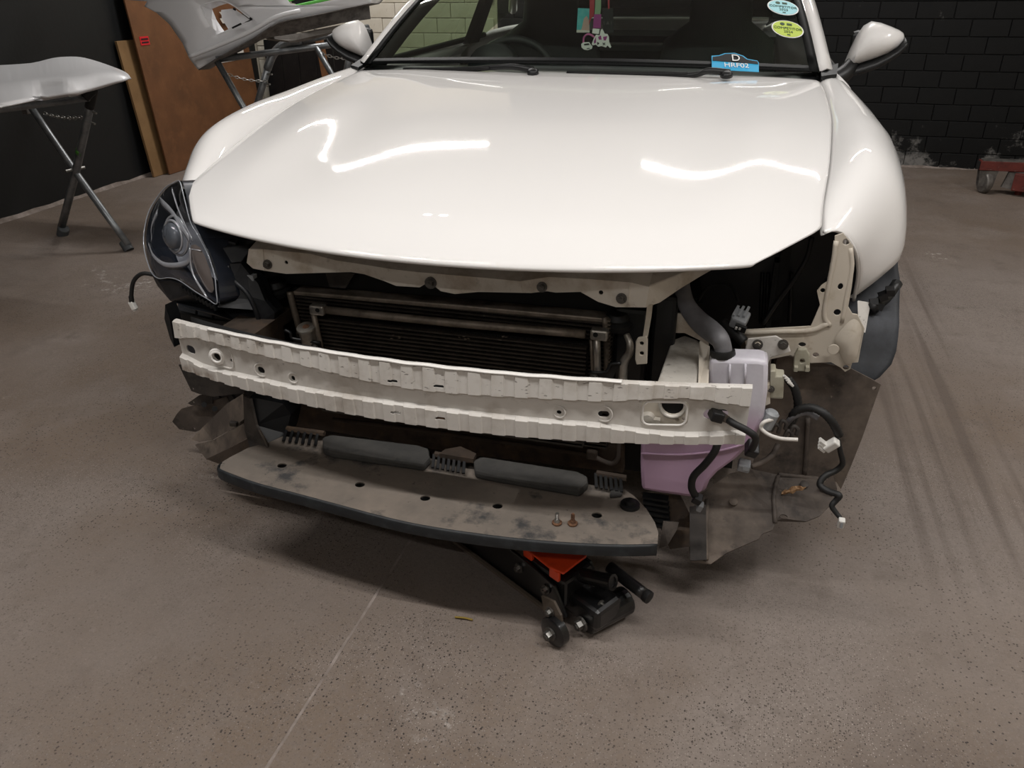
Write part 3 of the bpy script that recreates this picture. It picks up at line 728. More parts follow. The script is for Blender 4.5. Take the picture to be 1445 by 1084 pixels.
for px, py, mm in ((558, 582.5, 'beam_lip'), (621, 591, 'rust')):
    p = atb(px, py, .004); obj('clip', B(p+Vector((0, .004, 0)), (.017, .006, .004)), M[mm], beam)
obj('slot_shade', B(SLOT+Vector((0, .045, 0)), (.05, .004, .03)), M['blackmat'], beam)  # black sheet added to stand for the shade inside the slot
obj('hole_shade_strip', loft([[Vector((-.572+.9*i/30, yb(-.572+.9*i/30)+.048, z)) for i in range(31)] for z in (.442, .545)]), M['blackmat'], beam, smooth=True, thick=.002)  # black strip added behind the beam so its holes look shaded
# raised top lip along the middle of the beam
rows = []
for i in range(90):
    x = -.475+.84*i/89; wv = .0012*math.sin(x*83)+.0006*math.sin(x*61)
    e_ = zb_(x, .553)-.553
    rows.append([Vector((x, yb(x)+.004, .5525+e_)), Vector((x, yb(x)-.001+.5*wv, .5535+e_)), Vector((x, yb(x)+.001+.5*wv, .556+wv*.4+e_)), Vector((x, yb(x)+.009, .5565+wv*.4+e_)), Vector((x, yb(x)+.012, .5525+e_))])
obj('top_lip', loft(rows), M['beam_lip'], beam, smooth=True)
# stay brackets between beam and frame rails, painted lower rust streaks are in the paint
for s in (-1,):
    obj('beam_stay', B((s*.455, .19, .485), (.09, .16, .09)), M['brown'], beam)

# upper radiator support ---------------------------------------------------
top = [(351, 352), (371, 351.7), (404, 355), (437, 358), (475, 367.8), (514, 373.6), (553, 380), (588, 384), (622, 387), (682, 392), (734, 397), (774, 391), (830, 394), (889, 398.6), (916, 405)]
bot = [(911, 434), (869, 433.5), (844, 426), (819, 412), (784, 413), (772, 411), (749, 413.6), (675, 412), (642, 415), (622, 411), (612, 403), (600, 401), (592, 405.6), (559, 403.6), (543, 397), (514, 387), (495, 384), (456, 385), (404, 386.6), (373, 382), (357, 379), (348, 371)]
YS = .195
hl = [circ(at(404, 370.5, YS), .0042, 10), circ(at(848, 413, YS), .0045, 10)]
sup = obj('radiator_support', plate(T(top, YS)+T(bot, YS), hl, (0, .003, 0)), M['support'], car)
tp = T(top, YS); bk = [p+Vector((0, .035, .010)) for p in tp]; bk2 = [p+Vector((0, .12, .016)) for p in tp]
obj('support_flange', loft([tp, bk, bk2]), M['support'], sup, smooth=False, thick=.003)
for px, py in ((620, 383), (665, 386), (720, 388), (745, 388), (790, 388), (800, 388)):
    q = at(px, py, YS+.06); q.z = min(tp, key=lambda v: abs(v.x-q.x)).z+.013
    obj('spot_weld', CY(q, q+Vector((0, 0, .0015)), .007, n=12), M['rust' if px in (665,) else 'support'], sup)
br = [(916, 405, .195), (940, 396, .24), (960, 388, .29), (1003, 374, .42), (1006, 380, .42), (985, 392, .36), (959, 408, .285), (931, 427, .225), (911, 434, .195)]
obj('support_brace', plate(T(br), (), (0, .004, .002)), M['support'], sup)
fb = [(916, 405, .195), (940, 396, .24), (960, 388, .29), (1003, 374, .42)]
fbp = T(fb); obj('brace_flange', loft([fbp, [p+Vector((-.07, .05, .012)) for p in fbp]]), M['support'], sup, thick=.003)
for px, py in ((378, 373), (608, 399), (765, 405), (877, 421)):
    bolt('bolt', at(px, py, YS-.001), (0, -1, .05), .0075 if px != 608 else .009, M['darkbolt'], sup)
for a, b in (((371, 352), (373, 382)), ((734, 397), (738, 413)), ((889, 399), (886, 432))):
    obj('panel_seam', TB([at(*a, YS-.001), at(*b, YS-.001)], .0012, n=5, smooth=1), M['support'], sup)
# hood latch stubs under the hood
obj('hood_rubber', CY(at(905, 384, .28), at(905, 384, .28)+Vector((0, 0, .012)), .018), M['rust'], sup)

# radiator and condenser ---------------------------------------------------
def rad(name, x0, x1, z0, z1, y, frame_r, ntube, m_t, d):
    r = obj(name, B(((x0+x1)/2, y+.018, (z0+z1)/2), (x1-x0, .012, z1-z0)), M['core'], car)
    bm = bmesh.new()
    for i in range(ntube):
        z = z0+(z1-z0)*(i+.5)/ntube
        box(bm, ((x0+x1)/2, y+.006, z), (x1-x0, .016, (z1-z0)/ntube*.42))
    obj('cooling_tubes', bm, m_t, r, kind='stuff')
    bm = bmesh.new()
    nf = 150
    for i in range(nf):
        x = x0+(x1-x0)*(i+.5)/nf; box(bm, (x, y+.010, (z0+z1)/2), (.0008, .008, z1-z0))
    obj('cooling_fins', bm, M['core'], r, kind='stuff')
    return r
r1 = rad('radiator', -.402, .312, .28, .575, .262, .01, 34, M['fin'], 0)
obj('top_tank', plate(T([(413, 411), (640, 430), (860, 450), (858, 457), (640, 437), (414, 417)], .258), (), (0, .04, 0)), M['radframe'], r1, bevel=.003)
obj('side_tank', TB([at(409, 412, .256), at(412, 425, .256), at(424, 470, .256)], .0075, n=8, smooth=3), M['radframe'], r1, smooth=True)
obj('side_tank', TB([at(853, 448, .256), at(855, 470, .256), at(856, 535, .256)], .006, n=8, smooth=2), M['radframe'], r1, smooth=True)
bm = bmesh.new()
for i in range(16): box(bm, at(858, 452+i*5.2, .256), (.010, .012, .003))
obj('crimp_tabs', bm, M['radframe'], r1, kind='stuff')
# shrouds above
obj('radiator_shroud', B((-.05, .31, .66), (.86, .02, .17)), M['blackmat'], r1)
obj('shroud_bracket', plate(T([(458, 382), (500, 386), (487, 407), (465, 405)], .27), (), (0, .003, 0)), M['linerd'], r1)
for px, py in ((390, 402), (872, 447)):
    c = at(px, py, .285)
    bm = LT([(0, 0), (0, .030), (.012, .032), (.016, .024), (.022, .026), (.032, .018), (.034, 0)], c-Vector((0, 0, .02)), (0, -.15, 1), 18)
    obj('mount_bush', bm, M['rubber'], r1, smooth=True, auto=40)
r2 = rad('condenser', -.338, .268, .30, .535, .222, .01, 26, M['fin'], 0)
obj('upper_header', TB([at(455, 437, .216), at(640, 456, .216), at(826, 472, .216)], .0085, n=10, smooth=3), M['radframe'], r2, smooth=True)
for a, b in ((443, 437), (840, 472)):
    q = at(a+6, b-.5, .212); obj('header_end', B(q, (.034, .02, .022)), M['alu'], r2, bevel=.004)
    obj('header_port', CY(q+Vector((.004 if a < 600 else -.006, -.011, .002)), q+Vector((.004 if a < 600 else -.006, -.008, .002)), .005, n=10), M['blackmat'], r2)
obj('side_header', TB([at(442, 440, .214), at(455, 500, .214), at(459, 520, .214)], .0065, n=8, smooth=2), M['radframe'], r2, smooth=True)
obj('side_header', TB([at(842, 476, .214), at(843, 520, .214), at(843, 545, .214)], .0075, n=8, smooth=2), M['alu'], r2, smooth=True)
obj('side_header', TB([at(834, 480, .216), at(836, 520, .216), at(836, 545, .216)], .0035, n=8, smooth=2), M['radframe'], r2, smooth=True)
# stone-chip marks on the core
for px, py in ((655, 476.5), (709, 477.5), (557, 475)):
    for k in range(5):
        q = at(px+random.uniform(-7, 7), py+random.uniform(-3, 3), .213); obj('stone_chip', B(q, (.005, .002, .0015), Euler((0, random.uniform(-.4, .4), 0))), M['radframe'], r2)
# receiver can and condenser brackets
q = at(432, 463, .205); rc = obj('receiver_cap', LT([(-.045, .0), (-.045, .018), (-.006, .019), (0, .021), (.003, .020), (.004, 0)], q, (0, -.25, 1), 20), M['alu'], car, smooth=True, auto=35)
obj('rust_spot', LT([(0, 0), (0, .008), (.0012, .007), (.0014, 0)], q+Vector((0, 0, .0035)), (0, -.25, 1), 12), M['rust'], rc)
b1 = obj('condenser_bracket', TB([at(402, 466, .20), at(410, 470, .20), at(412, 477, .20), at(425, 480, .20), at(452, 484, .20)], .004, n=6, smooth=3), M['black'], car, smooth=True)
obj('bracket_plate', plate(T([(415, 480), (452, 484), (455, 500), (412, 490)], .205), (), (0, .003, 0)), M['black'], b1)
bolt('bolt', at(444, 490, .20), (0, -1, .1), .006, M['steel'], b1)
b2 = obj('condenser_bracket', TB([at(832, 525, .20), at(850, 526, .20), at(857, 523, .20), at(862, 514, .20), at(876, 513, .20)], .0035, n=6, smooth=3), M['black'], car, smooth=True)
obj('bracket_plate', plate(T([(834, 526), (852, 526), (862, 514), (874, 514), (862, 540), (835, 540)], .205), (), (0, .003, 0)), M['black'], b2)
bolt('bolt', at(838, 532, .20), (0, -1, .1), .0062, M['steel'], b2)
# pale conduit and two-hole stay right of the radiator
stay = obj('stay_bracket', plate(T([(913, 432), (921, 430), (919, 448), (914, 476), (907, 476), (911, 450)], .20), (), (0, .004, 0)), M['beige'], car)
obj('stay_plate', plate(T([(900, 477), (912, 475), (914, 480), (913, 514), (898, 515), (896, 508), (897, 482)], .195), [circ(at(905.5, 485, .195), .004, 10), circ(at(905.5, 499, .195), .004, 10)], (0, .006, 0)), M['beige'], stay, bevel=.0015)
pipe = obj('coolant_pipe', TB([at(884, 472, .22), at(889, 485, .21), at(888, 498, .21), at(881, 510, .21), at(879, 525, .21), at(879, 545, .21)], lambda t: .006+.003*min(1, t*1.6), n=10), M['alu'], car, smooth=True)
obj('black_duct', B((.345, .30, .50), (.07, .04, .20)), M['black'], car, bevel=.01)
obj('black_duct', B((.405, .33, .52), (.05, .03, .20)), M['black'], car, bevel=.01)

# frame rail seen over the beam ---------------------------------------------
zt = .515
P = [at(924, 548, z=zt), at(982, 548, z=zt), at(990, 496, z=zt), at(987, 480, z=zt), at(966, 472, z=zt), at(948, 479, z=zt)]
bm = plate(P, (), (0, 0, -.10)); rail = obj('frame_rail', bm, M['rail'], car, bevel=.006)
obj('rail_flange', plate(T([(987, 482, .28), (1000, 490, .28), (998, 545, .16), (985, 548, .16)]), (), (.002, .004, 0)), M['beige'], rail)
obj('rail_cup', plate(T([(940, 470), (952, 442), (985, 446), (1000, 468), (1000, 490), (987, 480), (966, 470)], .34), [circ(at(943+3, 458+3, .34), .006, 10)], (0, .004, 0)), M['support'], rail)
obj('frame_rail', B((-.455, .42, .46), (.09, .40, .10)), M['linerd'], car, bevel=.006)
# plate behind the square opening
yc_ = SQ.y+.05
def cq(px, py): return at(px, py, y=yc_)
pl = obj('crash_plate', plate([cq(890, 558), cq(990, 558), cq(990, 612), cq(890, 612)], [circ(cq(949, 572), .0195, 20), circ(cq(955, 592.5), .0045, 10), circ(cq(965, 591.5), .0045, 10)], (0, .004, 0)), M['beige'], car)
obj('crash_tube', LT([(0, .0195), (-.006, .0215), (-.006, .0245), (0, .026)], cq(949, 572), (0, 1, 0), 20), M['rail'], pl, smooth=True)
obj('crash_rib', LT([(0, 0), (0, .014), (-.012, .012), (-.014, 0)], cq(915, 590), (0, 1, 0), 14), M['rail'], pl, smooth=True, auto=40)
obj('crash_rib', B(cq(928, 590)+Vector((0, -.008, 0)), (.012, .012, .006)), M['rail'], pl)
obj('cavity_shade', CY(cq(949, 572)+Vector((0, .004, 0)), cq(949, 572)+Vector((0, .006, 0)), .0205, n=20), M['blackmat'], pl)  # flat black disc in place of the shade inside the tube

# washer tank ----------------------------------------------------------------
tk = [(905, 600), (903, 655), (905, 692), (938, 698), (973, 703), (996, 692), (1001, 680), (1012, 668), (1040, 648), (1062, 625), (1078, 590), (1083, 553), (1084, 512), (1070, 508), (1010, 506), (1000, 511), (1000, 560), (960, 600)]
bm = plate(T(tk, .205), (), (0, .055, 0))
tank = obj('washer_tank', bm, M['tank'], car, smooth=True, auto=40, bevel=.008)
tank['label'] = 'milky washer tank half full of purple fluid'
obj('tank_seam', TB(T([(905, 640), (960, 642), (1010, 637), (1040, 630), (1057, 624)], .203), .0025, n=6, smooth=3), M['tank'], tank, smooth=True)
for px in (1030, 1052):
    obj('tank_rib', TB(T([(px, 514), (px-1, 545)], .203), .002, n=6, smooth=1), M['tank'], tank, smooth=True)
# metal tab on top of the tank bolted to the bracket
tab = obj('tank_tab', plate(T([(1055, 478), (1095, 474), (1112, 484), (1116, 497), (1088, 505), (1083, 516), (1052, 512), (1050, 500)], .30), (), (0, .004, 0)), M['beam'], tank, bevel=.003)
for px, py in ((1069, 486), (1105, 486)): bolt('bolt', at(px, py, .298), (0, -1, .1), .0075, M['steel' if px > 1100 else 'beige'], tank)
# filler hose
hp = T([(958, 386, .36), (963, 410, .34), (970, 432, .32), (985, 452, .29), (1003, 467, .26), (1015, 478, .235), (1020, 490, .228), (1020, 500, .226)])
ho = obj('filler_hose', TB(hp, lambda t: .0185-.002*math.sin(t*9), n=16), M['hose'], car, smooth=True)
ax = (hp[-1]-hp[-2]).normalized()
obj('hose_collar', LT([(-.004, .0), (-.004, .0225), (.004, .0235), (.010, .021), (.010, 0)], hp[-1]-ax*.004, ax, 20), M['rubber'], ho, smooth=True, auto=40)
obj('hose_cap', CY(hp[0]+Vector((0, .0, -.008)), hp[0]+Vector((0, .005, .02)), .025), M['beam'], ho)
# headlamp mounting panel (beige)
pan = [(1044, 466), (1100, 463), (1144, 460.5), (1150, 447), (1157, 430.6), (1152.7, 411), (1159, 403), (1168, 397), (1171.5, 373), (1178, 355), (1178, 333), (1190, 329), (1204, 347), (1206, 373), (1202, 405), (1197, 433), (1203, 443), (1210, 444), (1220, 464), (1216, 484), (1211, 511.5), (1202.5, 512.6), (1200, 521), (1192.5, 525), (1186, 519), (1172.6, 511.5), (1144, 512.6), (1115, 501.5), (1084, 508), (1055, 495), (1050, 478)]
YP = .345
hs = [circ(at(1194, 341.6, YP), .006, 12), circ(at(1186, 404.5, YP), .0048, 12, ry=.0065), circ(at(1181.5, 441, YP), .0065, 12), circ(at(1161, 410, YP), .0045, 10), circ(at(1132, 486.5, YP), .007, 12, ry=.005), circ(at(1151, 501, YP), .006, 12, ry=.005), circ(at(1193.6, 519, YP), .0055, 12)]
panel = obj('headlamp_panel', plate(T(pan, YP), hs, (0, .004, 0)), M['beige'], car, bevel=.0012)
panel['label'] = 'beige primed steel headlamp panel'
for P, r_ in (([(1171, 460), (1163, 445), (1168, 410), (1176, 370), (1180, 340)], .005), ([(1188, 455), (1194, 420), (1202, 380), (1200, 350)], .004), ([(1046, 470), (1100, 468), (1145, 466), (1168, 456)], .006)):
    obj('pressed_rib', TB(T(P, YP+.001), r_, n=8, smooth=4), M['beige'], panel, smooth=True)
obj('panel_wing', dome(spline(T([(1178, 480, .34), (1190, 462, .338), (1205, 450, .338), (1216, 462, .338), (1213, 486, .338), (1207, 508, .338), (1194, 514, .338), (1186, 500, .34)]), 3, True), (0, -.010, 0), 4), M['beige'], panel, smooth=True)
obj('panel_dimple', LT([(0, 0), (0, .011), (.002, .010), (.002, 0)], at(1176, 493, YP-.012), (0, -1, 0), 14), M['beige'], panel, smooth=True, auto=30)
#obj('rust_edge', TB(T([(1190, 512), (1194, 490), (1200, 475), (1212, 468)], .328), .0015, n=5, smooth=3), M['brown'], panel)
# clip bracket hanging from the panel
cl = obj('clip_bracket', plate(T([(1119, 524), (1121, 502), (1126, 493), (1138, 493), (1143, 502), (1143, 525)], .325), [circ(at(1132, 510, .325), .0045, 10)], (0, .012, 0)), M['conng'], panel, bevel=.002)
for px in (1123, 1139): obj('clip_foot', B(at(px, 520, .318), (.007, .012, .009)), M['conng'], panel)
# grey torn shield behind the fender corner
obj('inner_shield', plate(T([(1210, 425, .46), (1228, 428, .50), (1224, 447, .47), (1220, 470, .43), (1211, 452, .42)]), (), (.002, .004, 0)), M['beam'], fR)
for px, py in ((1233, 426), (1246, 418), (1256, 411), (1240, 432)):
    obj('liner_clip', B(at(px, py, .50), (.016, .02, .014), Euler((random.uniform(-.5, .5), random.uniform(-.5, .5), 0))), M['black'], fR)
obj('liner_edge', TB(T([(1228, 436, .49), (1250, 420, .53), (1266, 400, .57)]), .012, n=8, smooth=3), M['black'], fR, smooth=True)
# dark liner and wires behind the headlamp opening
bl = obj('bay_liner', plate(T([(985, 372), (1070, 368), (1160, 322), (1185, 330), (1185, 420), (1165, 470), (1000, 480)], .56), (), (0, .01, 0)), M['black'], car)
for px in (1076, 1084, 1117): obj('liner_rib', TB(T([(px, 385), (px-3, 455)], .555), .0045, n=6, smooth=1), M['black'], bl, smooth=True)
obj('bay_cable', TB(T([(1146, 335, .50), (1138, 365, .50), (1120, 395, .50), (1098, 425, .50), (1076, 458, .48)]), .005, n=8), M['rubber'], car, smooth=True)
obj('bay_cable', TB(T([(985, 425, .50), (1000, 405, .52), (1030, 402, .52), (1042, 425, .5)]), .003, n=8), M['rubber'], car, smooth=True)
obj('bay_cable', TB(T([(1020, 455, .36), (1035, 468, .34), (1050, 483, .33)]), .011, n=10), M['rubber'], car, smooth=True)
# grey connector
cn = at(1044, 451, .33); g = obj('grey_connector', B(cn, (.030, .035, .026), Euler((.35, .25, -.2))), M['conn'], car, bevel=.004)
bm = bmesh.new(); box(bm, cn+Vector((.003, -.019, -.010)), (.022, .006, .014), Euler((.35, .25, -.2))); obj('connector_socket', bm, M['blackmat'], g)
bm = bmesh.new()
for dx in (-.005, .002, .009): box(bm, cn+Vector((dx, -.0215, -.010)), (.004, .003, .006), Euler((.35, .25, -.2)))
obj('terminals', bm, M['connw'], g)
for k in range(3): obj('connector_fin', B(cn+Vector((-.010+.010*k, .002, .015)), (.005, .03, .008), Euler((.35, .25, -.2))), M['conn'], g)
# sensor box beside the tank
sb = obj('sensor_box', plate(T([(1087, 524), (1095, 524), (1095, 531), (1107, 532), (1105, 564), (1086, 563)], .235), (), (0, .035, 0)), M['conng'], car, bevel=.003)
obj('sensor_bracket', plate(T([(1078, 545), (1086, 542), (1087, 570), (1080, 573), (1062, 563), (1064, 560), (1077, 565)], .23), (), (0, .02, 0)), M['beige'], sb, bevel=.001)
bolt('bolt', at(1074, 548, .22), (-1, -.6, 0), .006, M['steel'], sb); bolt('bolt', at(1088, 549, .232), (0, -1, .1), .005, M['steel'], sb)
bm = bmesh.new()
for k in range(4): cyl(bm, at(1106+k*2, 530+k*3, .235), at(1113+k*2, 536+k*3, .24), .0025, n=6)
obj('sensor_pins', bm, M['connw'], sb)
# wiring -------------------------------------------------------------------
def wire(name, P, r, m='rubber', corr=0, label=None):
    o = obj(name, TB(T(P), r, n=9, smooth=8, corr=corr), M[m], car, smooth=True)
    if label: o['label'] = label
    return o
w1 = wire('fog_lamp_cable', [(1010, 583, .12), (1020, 588, .10), (1036, 598, .08), (1055, 608, .075), (1066, 618, .08), (1062, 632, .12), (1055, 640, .17)], .0065)
obj('cable_plug', B(SLOT+Vector((.001, -.008, .002)), (.022, .028, .018), Euler((0, .3, .3))), M['black'], w1, bevel=.003)
obj('cable_boot', CY(at(1016, 586, .10), at(1026, 592, .085), .008, .007), M['liner'], w1)
obj('cable_plug', B(at(1061, 633, .14), (.022, .03, .02), Euler((.4, .3, .2))), M['black'], w1, bevel=.003)
w2 = wire('hanging_cable', [(1013, 625, .17), (1008, 638, .165), (995, 655, .165), (979, 672, .165), (976, 688, .165), (981, 700, .165)], .0075)
obj('cable_plug', B(at(984, 704, .165), (.018, .02, .016), Euler((.2, .4, 0))), M['black'], w2, bevel=.002)
obj('cable_plug', B(at(988, 715, .165), (.010, .016, .018), Euler((.2, .3, 0))), M['conn'], w2, bevel=.002)
w3 = wire('wiring_harness', [(1112, 535, .27), (1122, 550, .27), (1126, 575, .27), (1118, 595, .27), (1112, 603, .27), (1122, 582, .25), (1142, 575, .24), (1162, 583, .23), (1176, 598, .23), (1184, 614, .24)], .0085, corr=.12)
w4 = wire('wiring_harness', [(1110, 598, .26), (1120, 588, .25), (1138, 582, .245), (1155, 590, .24)], .006, 'hose')
q = at(1173, 628, .23); w5 = obj('white_connector', B(q, (.016, .018, .030), Euler((.3, .65, .2))), M['connw'], car, bevel=.003)
for k in range(3): obj('connector_fin', B(q+Vector((-.016, 0, -.010+.007*k)), (.016, .012, .004), Euler((.3, .65, .2))), M['connw'], w5)
w6 = wire('harness_tail', [(1182, 618, .25), (1186, 638, .25), (1189, 654, .25), (1180, 664, .25), (1164, 672, .24), (1157, 684, .23), (1168, 693, .22), (1184, 699, .21), (1180, 706, .21), (1174, 714, .205), (1180, 724, .20), (1186, 731, .195)], lambda t: .0045+.002*math.sin(t*PI))
q = at(1187, 738, .19); w7 = obj('white_connector', B(q, (.012, .012, .022), Euler((.3, 0, 0))), M['connw'], car, bevel=.002)
obj('connector_latch', B(q+Vector((0, -.007, 0)), (.005, .004, .012)), M['conn'], w7)
wire('washer_hose', [(1090, 592, .21), (1078, 596, .20), (1074, 604, .20), (1084, 613, .195), (1102, 619, .19), (1126, 620.5, .19)], .0038, 'beam')
wire('small_cable', [(1060, 658, .24), (1075, 653, .25), (1090, 642, .26), (1098, 628, .28)], .006, 'liner')
q = at(1050, 657, .235); o = obj('grey_connector', B(q, (.024, .024, .018), Euler((.2, .1, 0))), M['conn'], car, bevel=.003); obj('connector_fin', B(q+Vector((.004, -.013, .002)), (.012, .006, .008)), M['conn'], o)
q = at(1086, 590, .22); pu = obj('washer_pump', LT([(-.02, 0), (-.02, .014), (.012, .014), (.016, .010), (.016, 0)], q, (.3, 0, 1), 16), M['conn'], car, smooth=True, auto=35)
for px, py in ((1094, 603), (1104, 598), (1120, 606), (1112, 612)):
    o = obj('cable_clip', TB(T([(px-5, py+5), (px, py-4), (px+6, py), (px+4, py+8)], .24), .004, n=7), M['linerd'], car, smooth=True)
# fender liner, right -------------------------------------------------------
YL = .375
back = T([(1098, 500), (1150, 510), (1200, 520), (1231, 536), (1243, 543), (1230, 580), (1216, 620), (1200, 660), (1187, 690), (1135, 690), (1098, 672), (1060, 665)], YL)
ln = obj('fender_liner', plate(back, [circ(at(1233.5, 548, YL), .004, 10)], (0, .004, 0)), M['liner'], car)
ln['label'] = 'dusty torn fender liner hanging below the washer tank'
low = [(1098, 670, .34), (1135, 672, .37), (1178, 676, .385), (1187, 692, .35), (1171, 714, .30), (1157, 728, .27), (1137, 736, .25), (1096, 735, .24), (1090, 748, .225), (1075, 754, .215), (1070, 761, .205), (1026, 780, .175), (1003, 796, .15), (975, 793, .15), (972, 780, .16), (974, 728, .24), (985, 700, .28), (1030, 668, .33), (1060, 662, .34)]
obj('liner_tray', plate(T(low), [circ(at(1106, 729, .245), .0075, 12, ax='z'), circ(at(985, 788, .154), .004, 10, ax='z')], (0, .003, -.004)), M['liner'], ln)
for P in ([(1098, 672, .335), (1092, 700, .285), (1094, 738, .235)], [(1099, 670, .338), (1140, 674, .37), (1180, 678, .38)], [(998, 705, .27), (996, 750, .205), (997, 790, .15)], [(1140, 590, .371), (1138, 630, .371), (1135, 672, .371)]):
    obj('liner_ridge', TB(T(P), .005, n=6, smooth=4), M['liner'], ln, smooth=True)
obj('liner_strip', plate(T([(973, 715, .235), (996, 712, .24), (997, 790, .145), (974, 791, .143)]), (), (0, .002, -.003)), M['linerd'], ln)
obj('liner_patch', plate(T([(1158, 688, .33), (1175, 672, .36), (1181, 692, .335), (1176, 700, .325)]), (), (0, .002, .003)), M['brown'], ln)
for px, py, yy in ((1105, 687, .32), (1135, 684, .335), (1035, 709, .27)):
    q = at(px, py, yy); obj('push_clip', LT([(0, 0), (0, .009), (.003, .009), (.005, .005), (.005, 0)], q, (0, -.4, .9), 14), M['linerd'] if px != 1035 else M['liner'], ln, smooth=True, auto=40)
obj('liner_wall', plate(T([(1090, 515), (1190, 524), (1196, 545), (1098, 560)], .385), (), (0, .004, 0)), M['black'], ln)
# wheel ----------------------------------------------------------------------
def wheel(sx, y):
    c = Vector((sx*.765, y, .316)); R = .316
    prof = [(-.104, .22), (-.106, .265), (-.098, .298), (-.085, .308), (-.06, .314), (-.03, .316), (-.028, .309), (-.022, .309), (-.02, .316), (.02, .316), (.022, .309), (.028, .309), (.03, .316), (.06, .314), (.085, .308), (.098, .298), (.106, .265), (.104, .22)]
    wh = obj('wheel', LT([(d, r) for d, r in prof], c, (sx, 0, 0), 56), M['tyre'], car, smooth=True, auto=35)
    rim = LT([(.085, .22), (.098, .218), (.090, .20), (.03, .19), (.03, .07), (.075, .06), (.08, 0)], c, (sx, 0, 0), 30)
    obj('rim', rim, M['gal'], wh, smooth=True, auto=35)
    for k in range(5):
        a = 2*PI*k/5; d = Vector((0, math.cos(a), math.sin(a)))
        bm = CY(c+Vector((sx*.07, 0, 0))+d*.05, c+Vector((sx*.08, 0, 0))+d*.205, .022, .016, 8); obj('spoke', bm, M['gal'], wh, smooth=True)
    obj('brake_disc', CY(c-Vector((sx*.01, 0, 0)), c+Vector((sx*.01, 0, 0)), .14, n=30), M['steel'], wh)
for sx in (1, -1):
    wheel(sx, 3.29)
    if sx < 0: wheel(sx, .72)
    obj('wheel_arch', plate([Vector((sx*.62, .45, .30)), Vector((sx*.62, .52, .64)), Vector((sx*.62, .93, .64)), Vector((sx*.62, 1.15, .3))], (), (sx*-.01, 0, 0)), M['blackmat'], car)
    obj('inner_fender', B((sx*.63, .87, .64), (.02, .70, .26)), M['blackmat'], car)
obj('underbody', B((0, 2.6, .20), (1.5, 2.8, .03)), M['blackmat'], car)
obj('engine_undertray', B((0, .72, .245), (1.15, .78, .02)), M['blackmat'], car)

# hub of the missing wheel and the arch liner in front of it
hb_ = obj('wheel_hub', LT([(-.05, 0), (-.05, .05), (0, .06), (.02, .075), (.03, .075), (.03, .03), (.05, .03), (.05, 0)], (.70, .72, .316), (1, 0, 0), 24), M['brown'], car, smooth=True, auto=40)
obj('brake_disc', CY((.69, .72, .316), (.71, .72, .316), .14, n=36), M['darkbolt'], hb_)
rows = []
for k in range(13):
    a_ = math.radians(18+62*k/12); r_ = .322
    bul = .004*math.sin(k*1.7)
    x1 = .868-.06*max(0, 1-k/3.0)**2
    rows.append([Vector((.72+(x1-.72)*t_, .72-(r_+bul)*math.cos(a_), .318+(r_+bul)*math.sin(a_))) for t_ in (0, .25, .5, .75, .93, 1)])
al = obj('arch_liner', loft(rows), M['tyre'], car, smooth=True, thick=.004)
# splitter ----------------------------------------------------------------------
ZS = .245
outl = [(310, 662), (312, 653), (325, 645), (350, 632), (378, 625), (398, 616), (470, 620), (600, 645), (640, 655), (760, 672), (830, 684), (880, 690), (895, 700), (912, 718), (924, 737), (929, 752), (928, 768), (880, 769), (820, 767), (750, 762), (680, 754), (600, 742), (540, 729), (480, 713), (420, 697), (360, 681)]
op = [at(a, b, z=ZS) for a, b in outl]
hz = [circ(at(a, b, z=ZS), .0105, 16, ax='z', ry=.0095) for a, b in ((398, 657), (508, 684), (600, 703), (702, 714), (842, 727))]
sp = obj('undertray_splitter', plate(op, hz, (0, 0, -.003)), M['split'], car)
sp['label'] = 'dusty flat undertray splitter with row of round holes'
for a, b in ((398, 657), (508, 684), (600, 703), (702, 714), (842, 727)):
    q = at(a, b, z=ZS)-Vector((0, 0, .003)); obj('hole_shade_cup', LT([(.001, .0108), (-.02, .0100), (-.02, 0)], q, (0, 0, 1), 16), M['blackmat'], sp)  # black cups added: the shade down each hole put in as colour
edge = [at(a, b, z=ZS) for a, b in outl[16:]+outl[:2]]
es = spline(edge, 4)
rows = [[p+Vector((0, 0, .001)) for p in es], [p+Vector((0, -.004, -.004)) for p in es], [p+Vector((0, -.004, -.024)) for p in es], [p+Vector((0, .01, -.028)) for p in es]]
obj('splitter_edge', loft(rows), M['splitedge'], sp, smooth=True, auto=40, thick=.003)
# raised grey blocks
def block(P, name='foam_block', h=.022):
    bp = [at(a, b, z=ZS+h) for a, b in P]
    o = obj(name, plate(bp, (), (0, 0, -h+.001)), M['pad'], sp, bevel=.007)
block([(455, 616), (468, 612), (590, 627), (605, 632), (607, 645), (598, 655), (470, 637), (455, 632)])
block([(668, 648), (680, 643), (815, 664), (829, 671), (830, 680), (818, 691), (690, 669), (670, 664)])
block([(862, 688), (880, 684), (878, 698), (860, 700)], h=.008)
# dark metal grilles between the blocks
def comb(px0, py0, px1, py1, n):
    a, b = at(px0, py0, z=ZS+.02), at(px1, py1, z=ZS+.02)
    c = obj('comb_bracket', TB([a, b], .007, n=6, smooth=1), M['brown'], sp)
    for i in range(n):
        p = a.lerp(b, (i+.5)/n); obj('comb_tooth', B(p+Vector((-.003, -.018, -.006)), (.006, .036, .005), Euler((.35, 0, .25))), M['black'], c)
comb(405, 605, 458, 612, 6); comb(614, 641, 664, 650, 7); comb(842, 668, 884, 675, 6)
obj('comb_base', plate([at(a, b, z=ZS+.03) for a, b in ((628, 634), (650, 630), (672, 640), (668, 648), (620, 640))], (), (0, 0, -.01)), M['brown'], sp)
q = at(889, 712, z=ZS+.004); bo = obj('splitter_stud', LT([(-.004, 0), (-.004, .020), (.003, .019), (.004, .011), (.010, .010), (.012, .005), (.012, 0)], q, (0, 0, 1), 18), M['black'], sp, smooth=True, auto=40)
